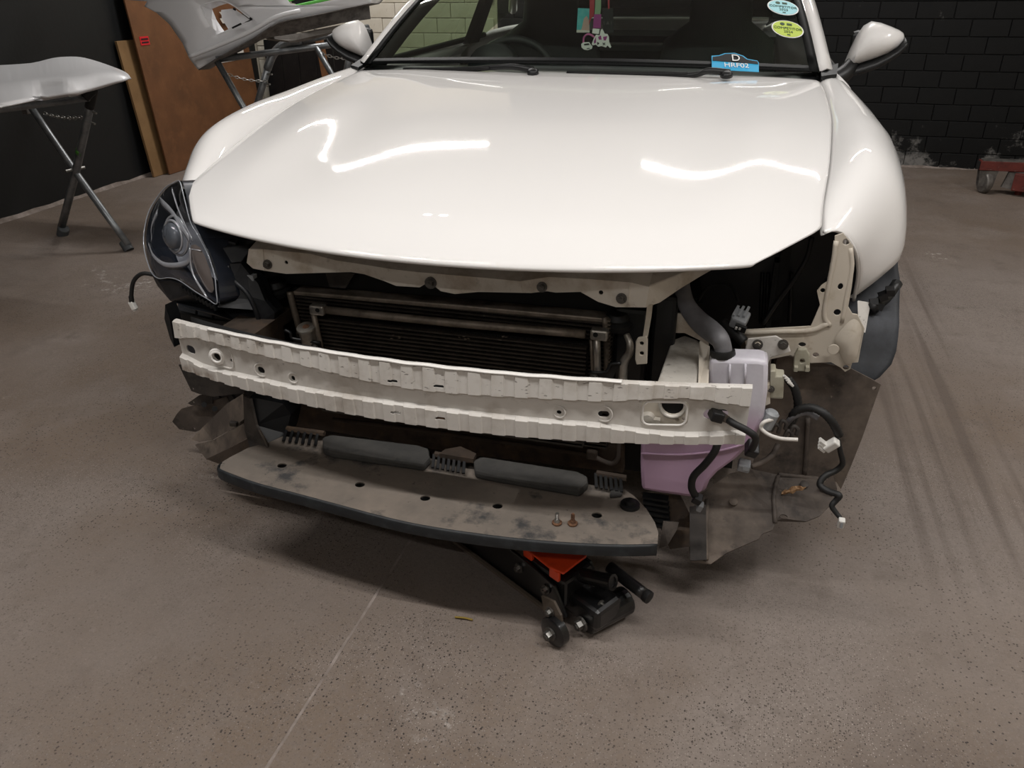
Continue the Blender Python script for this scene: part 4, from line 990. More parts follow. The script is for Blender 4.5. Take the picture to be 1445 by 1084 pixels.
# slatted duct end and lower strut at the right of the splitter
for k in range(6): obj('duct_slat', B(at(925+k*.5, 702+k*7.5, .26-.006*k), (.055, .02, .006)), M['black'], sp)
obj('duct_frame', plate(T([(905, 696, .28), (960, 700, .28), (974, 728, .26), (972, 772, .20), (945, 775, .20), (930, 740, .24)]), (), (0, .004, 0)), M['brown'], sp)
obj('duct_leg', plate(T([(936, 735, .22), (958, 737, .22), (955, 748, .20), (942, 770, .17), (930, 774, .17)]), (), (0, .004, -.003)), M['liner'], sp)
# lower cross member and pipes under the beam
cm = obj('lower_crossmember', plate(T([(405, 560), (480, 575), (640, 600), (880, 632), (880, 668), (640, 640), (480, 612), (400, 600)], .30), (), (0, .06, 0)), M['brown'], car, bevel=.004)
obj('cross_pipe', TB(T([(470, 592), (560, 602), (700, 622), (835, 642)], .285), .0055, n=8, smooth=4), M['brown'], cm, smooth=True)
pp = obj('fluid_pipe', TB(T([(835, 640), (845, 648), (862, 654), (871, 648), (873, 630), (874, 600)], .26), .0055, n=8), M['liner'], car, smooth=True)
obj('pipe_union', B(at(836, 640, .265), (.024, .024, .024)), M['brown'], pp, bevel=.004)
obj('lower_radiator_panel', B((0, .33, .34), (1.0, .02, .28)), M['blackmat'], car)
# left ducts and liner pieces
dl = obj('brake_duct', plate(T([(343, 559, .16), (353, 563, .155), (361, 600, .15), (376, 626, .135), (379, 653, .115), (364, 664, .10), (356, 646, .115), (345, 606, .15)]), (), (.003, .004, 0)), M['linerd'], car)
dl['label'] = 'dark plastic duct blade standing on the splitter'
obj('duct_body', plate(T([(353, 560, .17), (400, 570, .19), (410, 585, .20), (404, 612, .19), (388, 645, .15), (379, 655, .13), (376, 626, .15), (361, 600, .16)]), (), (0, .05, 0)), M['black'], dl)
obj('duct_fold', TB(T([(379, 653, .115), (377, 630, .13), (366, 607, .145)]), .003, n=6), M['liner'], dl)
ll = obj('fender_liner', plate(T([(252, 515), (270, 552), (281, 556), (300, 560), (345, 555), (345, 520)], .33), [circ(at(272, 549, .33), .0035, 10)], (0, .004, 0)), M['linerd'], car)
ll['label'] = 'dark crumpled fender liner below the left beam end'
obj('liner_lobe', plate(T([(243, 595), (249, 585), (256, 577), (278, 571), (320, 560), (330, 580), (300, 600), (276, 609.6), (253, 606)], .36), [circ(at(274, 605, .36), .0035, 10)], (0, .003, 0)), M['liner'], ll)
obj('liner_tongue', plate(T([(265, 569), (281, 558), (300, 556), (300, 570), (270, 572)], .345), [circ(at(273, 568, .345), .003, 8)], (0, .003, 0)), M['linerd'], ll)
obj('liner_flap', plate(T([(270, 619.6, .27), (286, 603, .28), (320, 570, .25), (343, 556, .22), (346, 590, .2), (325, 606, .22), (300, 621, .25), (281, 624, .26)]), (), (0, .004, 0)), M['liner'], ll)
obj('liner_flap', plate(T([(275, 628, .25), (300, 622, .24), (344, 598, .18), (348, 618, .17), (325, 632, .19), (308, 641, .21), (291, 648, .22)]), (), (0, .004, 0)), M['liner'], ll)
obj('liner_flap', plate(T([(291, 648, .21), (325, 632, .19), (352, 618, .17), (356, 640, .15), (335, 650, .17), (315, 657, .18)]), (), (0, .003, -.003)), M['brown'], ll)
for px, py in ((288, 571), (303, 577)): obj('push_clip', CY(at(px, py, .335), at(px, py, .328), .007, n=12), M['blackmat'], ll)
obj('liner_clip', B(at(330, 598, .20), (.02, .012, .012)), M['linerd'], ll, bevel=.003)
# dark metal behind the beam's left end and hanging cables
obj('side_bracket', plate(T([(236, 430), (250, 440), (300, 452), (395, 462), (420, 480), (420, 500), (330, 500), (245, 470)], .30), (), (0, .01, 0)), M['blackmat'], car)
obj('side_bracket', plate(T([(315, 458), (350, 456), (362, 470), (345, 478), (320, 470)], .19), (), (0, .004, 0)), M['brown'], car)
obj('beam_gusset', plate(T([(233, 430), (240, 452), (246, 490), (240, 478), (232, 450)], .14), (), (.004, .03, 0)), M['black'], car)

# headlamp (left of the photo) -----------------------------------------------------
L3 = [(253, 255.5, .335), (243, 259, .345), (233, 265, .36), (220, 281, .37), (209, 301, .365), (203, 330, .345), (204, 354, .32), (213, 383, .28), (224, 393, .255), (238, 392, .235), (253, 396, .215), (275, 411, .185), (293, 422, .165), (306, 429, .15), (305, 410, .155), (303, 390, .165), (296, 366, .18), (288, 348, .19), (278, 330, .2), (269, 314, .215), (263, 292, .25), (258, 272, .29)]
lo = T(L3)
hlm = thing  # (name kept free)
hl = obj('headlamp', loft([[p+Vector((.004, .004, 0)) for p in spline(lo, 2, True)], [p+Vector((.05, .09, -.01)) for p in spline(lo, 2, True)]], close=True), M['smoke'], car, smooth=True)
hl['label'] = 'clear-lens headlight with projector, the only one fitted'
cc = sum(lo, Vector())/len(lo)
bv = [cc+(p-cc)*.97+Vector((.035, .055, -.005)) for p in lo]
obj('lamp_bowl', dome(spline(bv, 2, True), (.02, .05, 0), 5), M['bowl'], hl, smooth=True)
obj('lower_shield', dome(spline(T([(206, 352, .335), (211, 341, .345), (220, 362, .325), (238, 374, .30), (262, 374, .265), (276, 396, .235), (296, 422, .185), (275, 410, .205), (253, 395, .235), (238, 391, .255), (224, 391, .275), (212, 378, .30)]), 2, True), (0, -.006, 0), 3), M['smoke'], hl, smooth=True)
lens = dome(spline(lo, 3, True), (-.012, -.030, .012), 8)
obj('lamp_lens', lens, M['lens'], hl, smooth=True)
# projector and bezels
pc = at(247, 333, .285); pax = Vector((-.35, -.92, .12)).normalized()
obj('projector_lens', LT([(0, 0), (0, .031), (.008, .0305), (.016, .026), (.021, .014), (.0225, 0)], pc, pax, 28), M['projector'], hl, smooth=True)
bm = torus(bmesh.new(), pc+pax*.004, pax, .035, .0032, 32, 8); torus(bm, pc-pax*.004, pax, .044, .003, 32, 8)
obj('projector_ring', bm, M['chrome'], hl, smooth=True)
def strip(P, w, m, nm):
    pts = spline(T(P), 5); rows = [[p-Vector((0, 0, w/2)), p+Vector((.004, -.006, 0)), p+Vector((0, 0, w/2))] for p in pts]
    obj(nm, loft(rows), m, hl, smooth=True, thick=.002)
strip([(228, 285, .345), (243, 300, .31), (258, 322, .27), (268, 338, .25)], .022, M['chrome'], 'reflector_fin')
strip([(243, 268, .33), (252, 295, .30), (264, 322, .26), (272, 338, .24)], .010, M['chrome'], 'reflector_fin')
strip([(211, 345, .335), (218, 362, .31), (235, 374, .28), (262, 372, .25), (272, 358, .24)], .012, M['chrome'], 'reflector_fin')
strip([(222, 300, .36), (214, 320, .355), (214, 340, .34)], .012, M['chrome'], 'reflector_fin')
obj('turn_signal', dome(spline(T([(270, 346, .225), (283, 350, .215), (296, 380, .185), (302, 408, .17), (294, 412, .18), (280, 390, .205), (270, 365, .225)]), 2, True), (.0, -.008, .004), 4), M['signal'], hl, smooth=True)
for k in range(6): obj('signal_facet', TB(T([(271+4.4*k, 352+9*k, .218-.007*k), (284+3.2*k, 354+9.5*k, .208-.006*k)]), .0016, n=5, smooth=1), M['chrome'], hl, smooth=True)
obj('signal_divider', TB(T([(268, 350, .22), (272, 385, .21), (292, 420, .17)]), .0025, n=6), M['chrome'], hl, smooth=True)
# shiny line of the lens rim
obj('lens_rim', TB(lo, .0013, n=6, smooth=4, closed=True), M['lensrim'], hl, smooth=True)
# toothed lower rim and black carrier around the lamp
car_p = [(213, 386, .29), (224, 397, .262), (240, 395, .245), (256, 400, .225), (276, 414, .195), (306, 434, .16), (312, 420, .175), (306, 395, .18), (292, 352, .20), (277, 322, .22), (291, 336, .25), (350, 345, .25), (353, 354, .245), (339, 372, .22), (348, 383, .22), (364, 398, .22), (373, 423, .215), (388, 440, .21), (388, 456, .21), (335, 454, .19), (299, 442.6, .185), (268, 436, .215), (240, 425, .25), (222, 404, .28)]
ca = obj('headlamp_carrier', plate(T(car_p), (), (.004, .03, 0)), M['blacksat'], car, bevel=.002)
ca['label'] = 'black plastic bumper carrier below the headlight'
for i in range(10):
    t = i/9; p = at(258+46*t, 407+27*t, .222-.06*t); obj('carrier_tooth', B(p, (.006, .010, .012), Euler((0, -.3, 0))), M['black'], ca)
obj('carrier_fold', TB(T([(322, 375, .205), (330, 395, .20), (350, 415, .195), (362, 440, .195), (366, 455, .195)]), .006, n=8), M['blacksat'], ca, smooth=True)
obj('carrier_face', plate(T([(324, 372, .205), (340, 372, .21), (350, 385, .205), (364, 400, .205), (374, 425, .20), (388, 441, .20), (386, 456, .20), (366, 456, .193), (352, 418, .193), (330, 392, .198)]), (), (0, .012, 0)), M['blacksat'], ca)
for px in (305, 313, 321): obj('carrier_rib', TB(T([(px+4, 352, .24), (px-2, 366, .23), (px-6, 374, .22)]), .002, n=5), M['blacksat'], ca, smooth=True)
for px, py in ((296, 338), (312, 336), (330, 341)): obj('carrier_tab', B(at(px, py, .245), (.018, .02, .008), Euler((.2, .3, .2))), M['blacksat'], ca, bevel=.002)
obj('carrier_clip', B(at(356, 391, .21), (.014, .014, .012)), M['conn'], ca)
# stray cable with plug
sc = obj('lamp_cable', TB(T([(218, 388, .30), (203, 386, .30), (193, 391, .30), (187, 402, .30), (185, 422, .30)]), .005, n=9), M['rubber'], car, smooth=True)
obj('cable_plug', CY(at(185, 418, .30), at(186, 426, .30), .006), M['rubber'], sc)
obj('plug_body', B(at(188, 431, .30), (.013, .012, .022), Euler((0, -.35, 0))), M['connw'], sc, bevel=.002)
obj('plug_tip', B(at(190, 436, .30), (.007, .008, .01), Euler((0, -.35, 0))), M['connw'], sc)

# windscreen stickers ---------------------------------------------------------------
def ray_ws(px, py):
    """u, v on the glass seen at the pixel"""
    d = CR*((px-722.5)/FPX)-CU*((py-542)/FPX)+CF; best = None
    u, v = 0, .3
    for _ in range(40):
        p = ws(u, v); t = (p-CAM).dot(d)/d.dot(d); e = CAM+d*t-p
        du = (ws(u+1e-3, v)-p)/1e-3; dv = (ws(u, v+1e-3)-p)/1e-3
        a, b, c = du.dot(du), du.dot(dv), dv.dot(dv); det = a*c-b*b
        # e must be explained in the surface, minus the ray direction
        n = d.normalized(); e_ = e; du2 = du-n*du.dot(n); dv2 = dv-n*dv.dot(n)
        a, b, c = du2.dot(du2), du2.dot(dv2), dv2.dot(dv2); det = a*c-b*b
        r1, r2 = e_.dot(du2), e_.dot(dv2)
        u += (c*r1-b*r2)/det; v += (a*r2-b*r1)/det
    return u, v
def wsp(px, py, d=.004):
    u, v = ray_ws(px, py); return ws(u, v)+wsn(u, v)*d
def frame(px, py, d=.004, tilt=0):
    u, v = ray_ws(px, py); n = wsn(u, v); o = ws(u, v)+n*d
    xx = (ws(u+.02, v)-ws(u-.02, v)).normalized(); yy = n.cross(xx)
    c, s = math.cos(tilt), math.sin(tilt); xx, yy = xx*c+yy*s, yy*c-xx*s
    return Matrix(((xx.x, yy.x, n.x, o.x), (xx.y, yy.y, n.y, o.y), (xx.z, yy.z, n.z, o.z), (0, 0, 0, 1)))
def oval(F, a, b, z=0, n=32): return [F @ Vector((a*math.cos(2*PI*k/n), b*math.sin(2*PI*k/n), z)) for k in range(n)]
def oval_sticker(px, py, m, year, a, b, tilt, lbl):
    F = frame(px, py, .005, tilt); nv = Vector((F[0][2], F[1][2], F[2][2]))*.0006
    s = obj('windscreen_sticker', plate(oval(F, a, b), (), nv), M['white'], car); s['label'] = lbl
    obj('sticker_face', plate(oval(F, a*.93, b*.92, .0008), (), nv), M[m], s)
    lettering('lettering', 'COMPETITOR', a*.34, F @ Matrix.Translation((0, b*.02, .0018)), M['ink'], s, sx=.84)
    lettering('lettering', year, a*.34, F @ Matrix.Translation((0, -b*.36, .0018)), M['ink'], s, sx=.85)
    obj('small_print', plate([F @ Vector((x_*a, y_*b, .0016)) for x_, y_ in ((-.10, -.76), (.10, -.76), (.10, -.66), (-.10, -.66))], (), nv), M['ink'], s)
    obj('emblem', plate(oval(F @ Matrix.Translation((-a*.30, b*.50, 0)), a*.15, b*.16, .0016), (), nv), M['ink'], s)
    for y_ in (.58, .44): obj('small_print', plate([F @ Vector((x_*a, (y_+d_)*b, .0016)) for x_, d_ in ((-.02, -.05), (.30, -.05), (.30, .05), (-.02, .05))], (), nv), M['ink'], s)
oval_sticker(1110.5, 43.5, 'lime', '2024', .0470, .0425, -.10, 'lime oval competitor sticker, lower of the two on the windscreen')
oval_sticker(1104, 13, 'cyan', '2023', .0470, .0425, -.10, 'pale blue oval competitor sticker, upper of the two on the windscreen')
# rally plate decal
DP = [(1003.5, 81), (1014, 80.5), (1022, 77.5), (1036, 77), (1048, 81), (1054, 85.5), (1068, 88), (1070, 91), (1070, 104), (1004, 100.5)]
u0, v0 = ray_ws(1037, 92); nv = wsn(u0, v0)*.0006
rp = obj('rally_plate_decal', plate([wsp(a, b, .005) for a, b in DP], (), nv), M['blue'], car); rp['label'] = 'blue and black rally plate decal reading D HRF02'
DB = [(1005, 83), (1014, 82), (1023, 79), (1036, 78.5), (1047, 82.5), (1053, 87), (1068, 89.5), (1069, 93.5), (1005, 88.5)]
obj('plate_black', plate([wsp(a, b, .0062) for a, b in DB], (), nv), M['blackv'], rp)
F = frame(1037.3, 85.3, .0075, -.02); lettering('lettering', 'D', .040, F, M['white'], rp, sx=.85)
F = frame(1038.3, 95.6, .0075, -.02); lettering('lettering', 'HRF02', .027, F, M['white'], rp, sx=.92)

# things hanging from the interior mirror -----------------------------------------------
YH = 1.80
def hang(P, m, w=.01): return plate(T(P, YH), (), (0, .004, 0))
top_h = at(838, -20, YH)
lan = thing('lanyard', 'red and sage lanyard with purple tag hanging behind the windscreen', 'lanyard', at(842, 45, YH))
obj('red_strap', hang([(832, -16), (840, -16), (838, 22), (834, 26), (831, 36), (832, 10)], 0), M['redstrap'], lan)
obj('sage_strap', hang([(840, -16), (848, -16), (848, 10), (847, 20), (839, 20), (840, 6)], 0), M['sage'], lan)
obj('purple_tag', hang([(838, 20), (848.5, 20), (847.5, 40), (836.5, 40)], 0), M['purple'], lan, bevel=.002)
obj('white_tab', hang([(836.5, 40), (846, 41), (845, 48), (835.5, 47)], 0), M['white'], lan)
cdp = obj('hanging_card', plate(T([(815.5, 11.5), (833, 12), (832, 46), (813.5, 46)], YH+.01), (), (0, .002, 0)), M['teal'], None)
tag(cdp, 'small teal picture card hanging left of the lanyard', 'card')
obj('card_picture', plate(T([(821, 40), (824, 26), (828, 22), (831.5, 30), (832, 44), (818, 45)], YH+.0085), (), (0, .001, 0)), M['blush'], cdp)
obj('card_edge', plate(T([(813.8, 42), (832, 43), (832, 46), (813.5, 46)], YH+.008), (), (0, .001, 0)), M['paper'], cdp)
dk = obj('hanging_card', plate(T([(850, 11), (865, 11), (866, 46), (851, 47)], YH+.01), (), (0, .002, 0)), M['blackv'], None)
tag(dk, 'dark card with faint lettering hanging right of the lanyard', 'card')
cx = at(857, 33, YH+.008); lettering('lettering', 'S A I', .016, Matrix.Translation(cx) @ Matrix.Rotation(PI/2, 4, 'X'), M['trgrey'], dk)
obj('card_strap', plate(T([(857, -16), (860, -16), (860, 12), (858, 13)], YH+.008), (), (0, .002, 0)), M['redstrap'], dk)
ch = thing('key_charm', 'white toy-car charm on a pink cord', 'charm', at(828, 66, YH))
CP = [(820, 62), (823, 60), (831, 59.5), (834, 64), (836, 65), (835, 69), (829, 71), (824, 70), (820.5, 67)]
obj('charm_body', plate(T(CP, YH-.01), (), (0, .006, 0)), M['white'], ch, bevel=.001)
obj('charm_window', plate(T([(824, 62), (830.5, 61), (832, 63.5), (824.5, 64)], YH-.011), (), (0, .001, 0)), M['blackv'], ch)
obj('charm_grille', plate(T([(828, 68), (832, 67.6), (832, 68.8), (828, 69.2)], YH-.011), (), (0, .001, 0)), M['blackv'], ch)
obj('pink_cord', TB(T([(823, 61), (824, 53), (829, 48.5), (835, 50), (840, 54)], YH-.006), .0035, n=7), M['pink'], ch, smooth=True)
c2 = thing('key_charm', 'white cut-out charm with a black cross at the lanyard end', 'charm', at(850, 62, YH))
OP = [(835, 62), (838, 54), (841, 49), (846, 50), (847.5, 43), (849.5, 40.5), (851.5, 44), (853, 47.5), (857, 48), (859, 52), (859.5, 60), (862.5, 66), (861, 68), (857, 64), (855, 67), (849, 65), (844, 66), (841, 63), (836.5, 64)]
obj('charm_body', plate(T(OP, YH-.012), (), (0, .004, 0)), M['white'], c2)
for a, b in (((850.5, 60.5), (854, 63.5)), ((850.8, 63.8), (853.8, 60.3))): obj('charm_cross', TB(T([a, b], YH-.0125), .0015, n=5, smooth=1), M['blackv'], c2)
for P in ([(844, 52), (848, 50), (849, 56), (845, 56)], [(851, 52), (857, 51), (855, 57), (852, 57)], [(838, 58), (841, 52), (841, 60), (838.5, 62)]): obj('charm_patch', plate(T(P, YH-.013), (), (0, .001, 0)), M['purple'], c2)
obj('charm_patch', plate(T([(842.5, 59), (846, 61), (843, 64)], YH-.013), (), (0, .001, 0)), M['blackv'], c2)

# loose bolts and leaf -------------------------------------------------------------------
def loose(px, py, lbl, m2):
    q = at(px, py, z=ZS+.001); t = thing('flange_bolt', lbl, 'bolt', q, group='bolts set down on the splitter')
    obj('washer', LT([(0, 0), (0, .0098), (.0028, .0098), (.004, .006), (.004, 0)], q, (0, 0, 1), 18), M['rust'], t, smooth=True, auto=40)
    obj('collar', CY(q+Vector((0, 0, .004)), q+Vector((0, 0, .009)), .0062, .005, 12), M[m2], t)
    obj('shank', CY(q+Vector((0, 0, .008)), q+Vector((0, 0, .024)), .0034, .003, 10), M[m2], t)
    bm = bmesh.new()
    for k in range(5): torus(bm, q+Vector((0, 0, .011+.0026*k)), (0, 0, 1), .0034, .0006, 10, 4)
    obj('thread', bm, M[m2], t)
loose(786, 738.5, 'silver-shanked bolt on the splitter, left of the two', 'steel'); loose(808, 739.5, 'fully rusted bolt on the splitter, right of the two', 'rust')
lf = at(1118, 693, .305); bm = bmesh.new(); random.seed(21)
V = []
for i in range(9):
    t = i/8; c = at(1102+34*t, 698-8*t, .30)+Vector((0, -.004, .004+.006*random.random()))
    wd = .010*math.sin(PI*min(1, t*.9+.08)); V.append([c+Vector((0, random.uniform(-.004, .004), wd*(1+random.uniform(-.4, .4)))), c+Vector((0, -.005, .002)), c-Vector((0, random.uniform(-.002, .004), wd*.7))])
loft(V, bm); tag(obj('dry_leaf', bm, M['leaf'], smooth=False, thick=.001), 'curled dry leaf lying on the torn fender liner', 'leaf')
q = at(657, 873, z=.0); tag(obj('straw_stalk', TB([at(642, 871, z=.004), at(655, 872, z=.005), at(667, 875, z=.003)], .0022, n=6), M['twig'], smooth=True), 'short yellow straw stalk on the floor in front of the jack', 'straw')

# trolley jack -----------------------------------------------------------------------------
jA = at(776, 864, z=.05); jB = at(640, 763, z=.05); jd = (jB-jA); jd.z = 0; jd.normalize(); jn = Vector((jd.y, -jd.x, 0))
if jn.x < 0: jn = -jn
JO = at(796, 868, z=.05); JO.z = 0
def J(a, b, c): return JO+jd*a+jn*b+Vector((0, 0, c))
jk = thing('trolley_jack', 'black trolley jack with orange cover plate under the splitter', 'jack', J(.2, .06, 0))
WJ = .105
for b, nm in ((0, 'near'), (WJ, 'far')):
    P = [J(-.005, b, .045), J(.03, b, .105), J(.10, b, .115), J(.24, b, .125), J(.50, b, .10), J(.56, b, .06), J(.56, b, .035), J(.02, b, .03)]
    sp_ = obj('side_plate', plate(P, (), jn*.007), M['jackblk'], jk, bevel=.002)
    obj('floor_rail', TB([J(.03, b-.006 if b == 0 else b+.012, .038), J(.54, b-.006 if b == 0 else b+.012, .04)], .006, n=6, smooth=1), M['jackrail'], jk)
    for a, c in ((.05, .085), (.13, .09), (.23, .10)):
        bolt('bolt', J(a, b-.001, c) if b == 0 else J(a, b+.008, c), -jn if b == 0 else jn, .008, M['steel'], jk)
# orange cover plate over the pump
P = [at(a, b, z=.138) for a, b in ((740, 776), (774, 803), (795, 812), (828, 787), (826, 778), (800, 762), (765, 752))]
cp = obj('cover_plate', plate(P, (), (0, 0, .006)), M['jackred'], jk, bevel=.003)
for a, b in ((746, 781), (783, 810)): obj('cover_tab', B(at(a, b, z=.128), (.026, .008, .024), Euler((0, 0, math.atan2(jd.y, jd.x)))), M['jackred'], cp, bevel=.002)
# rear yoke, axle, handle socket
obj('rear_axle', CY(at(826, 876, z=.034), at(884, 846, z=.036), .030, n=20), M['jackblk'], jk, bevel=.004); bolt('bolt', at(822, 880, z=.032), at(822, 880, z=.032)-at(884, 846, z=.036), .012, M['steel'], jk)
for b in (-.03,):
    wv = obj('castor_wheel', LT([(-.012, 0), (-.012, .026), (-.008, .032), (.008, .032), (.012, .026), (.012, 0)], J(-.005, b, .032), jn, 22), M['jackblk'], jk, smooth=True, auto=40)
    bolt('bolt', J(-.005, b-.012 if b < 0 else b+.012, .032), -jn if b < 0 else jn, .011, M['steel'], wv)
obj('castor_bracket', plate([J(-.02, -.026, .05), J(.03, -.026, .05), J(.045, -.02, .082), J(.01, -.02, .09), J(-.015, -.026, .075)], (), jn*.005), M['jackrail'], jk)
bolt('bolt', J(.012, -.027, .068), -jn, .008, M['steel'], jk)
obj('rear_yoke', B(at(832, 848, z=.055), (.11, .075, .05), Euler((0, 0, math.atan2(jd.y, jd.x)))), M['jackblk'], jk, bevel=.01)
obj('pump_block', B(J(.07, WJ*.5, .085), (.12, .085, .07), Euler((0, 0, math.atan2(jd.y, jd.x)))), M['jackblk'], jk, bevel=.008)
obj('handle_socket', CY(J(.05, WJ*.55, .095), J(-.055, WJ*.72, .125), .0155, n=18), M['jackblk'], jk)
obj('socket_mouth', LT([(0, .0155), (.003, .0165), (.003, .011), (0, .0105), (-.02, .0105), (-.02, 0)], J(-.055, WJ*.72, .125), J(-.055, WJ*.72, .125)-J(.05, WJ*.55, .095), 18), M['jackblk'], jk, smooth=True, auto=40)
obj('release_lever', TB([at(860, 800, z=.10), at(884, 819, z=.095), at(910, 839, z=.09)], .0125, n=12, smooth=3), M['jackblk'], jk, smooth=True)
obj('lever_knob', LT([(0, .0125), (.002, .0135), (.012, .0135), (.014, .008), (.014, 0)], at(910, 839, z=.09), at(910, 839, z=.09)-at(884, 819, z=.095), 14), M['rubber'], jk, smooth=True, auto=40)
for a_, b_ in ((847, 853), (834, 827)): bolt('bolt', at(a_, b_, z=.075), -jd, .0075, M['steel'], jk)
# lifting arm, saddle, front wheels
obj('lifting_arm', plate([J(.28, WJ*.25, .12), J(.56, WJ*.25, .155), J(.60, WJ*.25, .15), J(.58, WJ*.25, .11), J(.28, WJ*.25, .08)], (), jn*.055), M['jackblk'], jk, bevel=.004)
obj('saddle', LT([(0, 0), (0, .03), (.015, .032), (.018, .045), (.03, .05), (.03, .03), (.022, 0)], J(.57, WJ*.5+.005, .15), (0, 0, 1), 20), M['jackblk'], jk, smooth=True, auto=40)
for b in (-.02, WJ+.027): obj('front_wheel', CY(J(.52, b-.014, .034), J(.52, b+.014, .034), .034, n=22), M['jackblk'], jk, bevel=.004)

# ------------------------------------------------------------------ BACKGROUND
# boards leaning on the left wall
def board(name, P, vec, m, lbl, cat): return tag(obj(name, plate(P, (), vec), m, bevel=.002), lbl, cat)
xb, xt = -3.30, -3.395
y0 = at(240, 248, x=xb).y
hb = board('hardboard_sheet', [Vector((xb, y0, .002)), Vector((xb, 4.72, .002)), Vector((xt, 4.72, 1.85)), Vector((xt, y0-.03, 1.85))], (-.012, 0, 0), M['hardboard'], 'large dark brown hardboard sheet leaning on the black wall', 'board')
q = at(204, 57.5, x=-3.342); lab = obj('red_label', B(q, (.004, .085, .052), Euler((0, -.05, 0))), M['redlab'], hb)
for dz in (.010, -.010): obj('label_print', B(q+Vector((.0035, 0, dz)), (.001, .066, .010), Euler((0, -.05, 0))), M['darktxt'], hb)
np_ = [at(306, 79, x=-3.335), at(342, 66, x=-3.34), at(346, 83, x=-3.335), at(311, 89, x=-3.33)]
nt_ = obj('paper_note', plate(np_, (), (.002, 0, 0)), M['paper'], hb)
for k in range(3): obj('note_print', TB([at(316+k*2, 84-k*4, x=-3.332), at(333+k*2, 79-k*4, x=-3.332)], .003, n=5, smooth=1), M['trgrey'], hb)
a = at(205, 250, z=.002)
mb = board('fibreboard_strip', [Vector((-3.35, a.y+.01, .002)), Vector((-3.35, a.y+.17, .002)), Vector((-3.40, a.y+.16, .86)), Vector((-3.40, a.y-.01, .86))], (-.016, 0, 0), M['mdf'], 'narrow tan fibreboard strip leaning beside the hardboard sheet', 'board')
# dark rack of boards in the corner
random.seed(9)
for k in range(5):
    x = -3.22+.16*k; hgt = (.78, .83, .80, .86, .74)[k]
    tag(obj('dark_panel', B((x, 4.86-.012*k, hgt/2), (.15, .018, hgt), Euler((-.05, 0, 0))), M['black'], bevel=.002), 'dark panel standing against the far wall, '+('first', 'second', 'third', 'fourth', 'fifth')[k]+' from the brown hardboard', 'panel', 'dark panels in the corner')
p = at(455, 95, y=4.6); tag(obj('timber_batten', B((p.x, 4.66, .42), (.06, .03, .84), Euler((.05, -.06, 0))), M['wood'], bevel=.003), 'reddish timber batten standing behind the spare bumper', 'timber')

# trestles -----------------------------------------------------------------------------
def chain(a, b, n, sag, parent):
    a = Vector(a); b = Vector(b)
    for i in range(n):
        t0, t1 = i/n, (i+1)/n
        def P(t): return a.lerp(b, t)+Vector((0, 0, -sag*4*t*(1-t)))
        p, q = P(t0), P(t1); d = (q-p); L_ = d.length*.72; d.normalize()
        s = d.cross(Vector((0, 0, 1))).normalized(); u = s.cross(d)
        wv = s if i % 2 else u
        ring = [p.lerp(q, .5)+d*(L_*math.cos(2*PI*k/12)*1.0)+wv*(L_*.45*math.sin(2*PI*k/12)) for k in range(12)]
        obj('chain_link', tube(bmesh.new(), ring, L_*.13, n=5, smooth=1, closed=True), M['steel'], parent, smooth=True)
def leg_at(px, py, p0, n):
    """point of the vertical plane through p0 (normal n) seen at the pixel"""
    d = CR*((px-722.5)/FPX)-CU*((py-542)/FPX)+CF; return CAM+d*((Vector(p0)-CAM).dot(n)/d.dot(n))
# left trestle
F2 = at(88, 332, z=0); F1 = at(183, 354, z=0)
dv = (F1-F2).normalized(); nv = Vector((-dv.y, dv.x, 0))
T1 = leg_at(38, 143, F1, nv); T2 = leg_at(131, 130, F2, nv)
zt_ = max(T1.z, T2.z)
tl = thing('folding_trestle', 'grey tubular folding trestle under the long white panel', 'trestle', (F1+F2)/2, 'folding trestles')
back_ = nv*-.75 if (nv*-.75).y < 0 else nv*.75
lft = Vector((-dv.y, dv.x, 0)); lft = lft if lft.x < 0 else -lft   # the trestle runs away to the left wall
SP = lft*.9
def trestle_legs(F, Tp, parent, r=.0165, oval=1):
    obj('leg', TB([F+Vector((0, 0, .03)), F.lerp(Tp, .5), Tp], r, n=12, smooth=2), M['gal'], parent, smooth=True)
    d = (Tp-F).normalized()
    obj('rubber_foot', LT([(0, 0), (0, r*1.5), (.05, r*1.45), (.055, r*1.1), (.055, 0)], F+d*.002, d, 14), M['footgrey'], parent, smooth=True, auto=40)
trestle_legs(F1, T1, tl); trestle_legs(F2, T2, tl, .019)
obj('top_sleeve', TB([T2-(T2-F2).normalized()*.085, T2, T2+(T2-F2).normalized()*.015, T2+lft*.05+Vector((0, 0, -.02))], .022, n=12, smooth=4), M['rubber'], tl, smooth=True)
obj('top_bar', TB([T2+lft*.03+Vector((0, 0, -.02)), T2+SP+Vector((0, 0, -.02))], .017, n=12, smooth=1), M['gal'], tl, smooth=True)
obj('top_bar', TB([T1, T1+SP], .017, n=12, smooth=1), M['gal'], tl, smooth=True)
obj('leg', TB([F1+SP+Vector((0, 0, .03)), T1+SP], .0165, n=12, smooth=1), M['gal'], tl, smooth=True)
obj('leg', TB([F2+SP+Vector((0, 0, .03)), T2+SP], .019, n=12, smooth=1), M['gal'], tl, smooth=True)
for F in (F1, F2): obj('rubber_foot', CY(F+SP, F+SP+Vector((0, 0, .05)), .025, .022, 14), M['trgrey'], tl)
px_ = leg_at(106, 239, F1, nv); obj('pivot_bolt', CY(px_-nv*.05, px_+nv*.05, .007), M['steel'], tl)
g = leg_at(113, 214, F2, nv); obj('green_sticker', TB([g-(T2-F2).normalized()*.012, g+(T2-F2).normalized()*.012], .0198, n=12, smooth=1), M['green'], tl, smooth=True)
for px, py in ((131, 158), (129, 173)): obj('hook', CY(leg_at(px, py, F2, nv), leg_at(px+5, py+2, F2, nv), .005, n=8), M['steel'], tl)
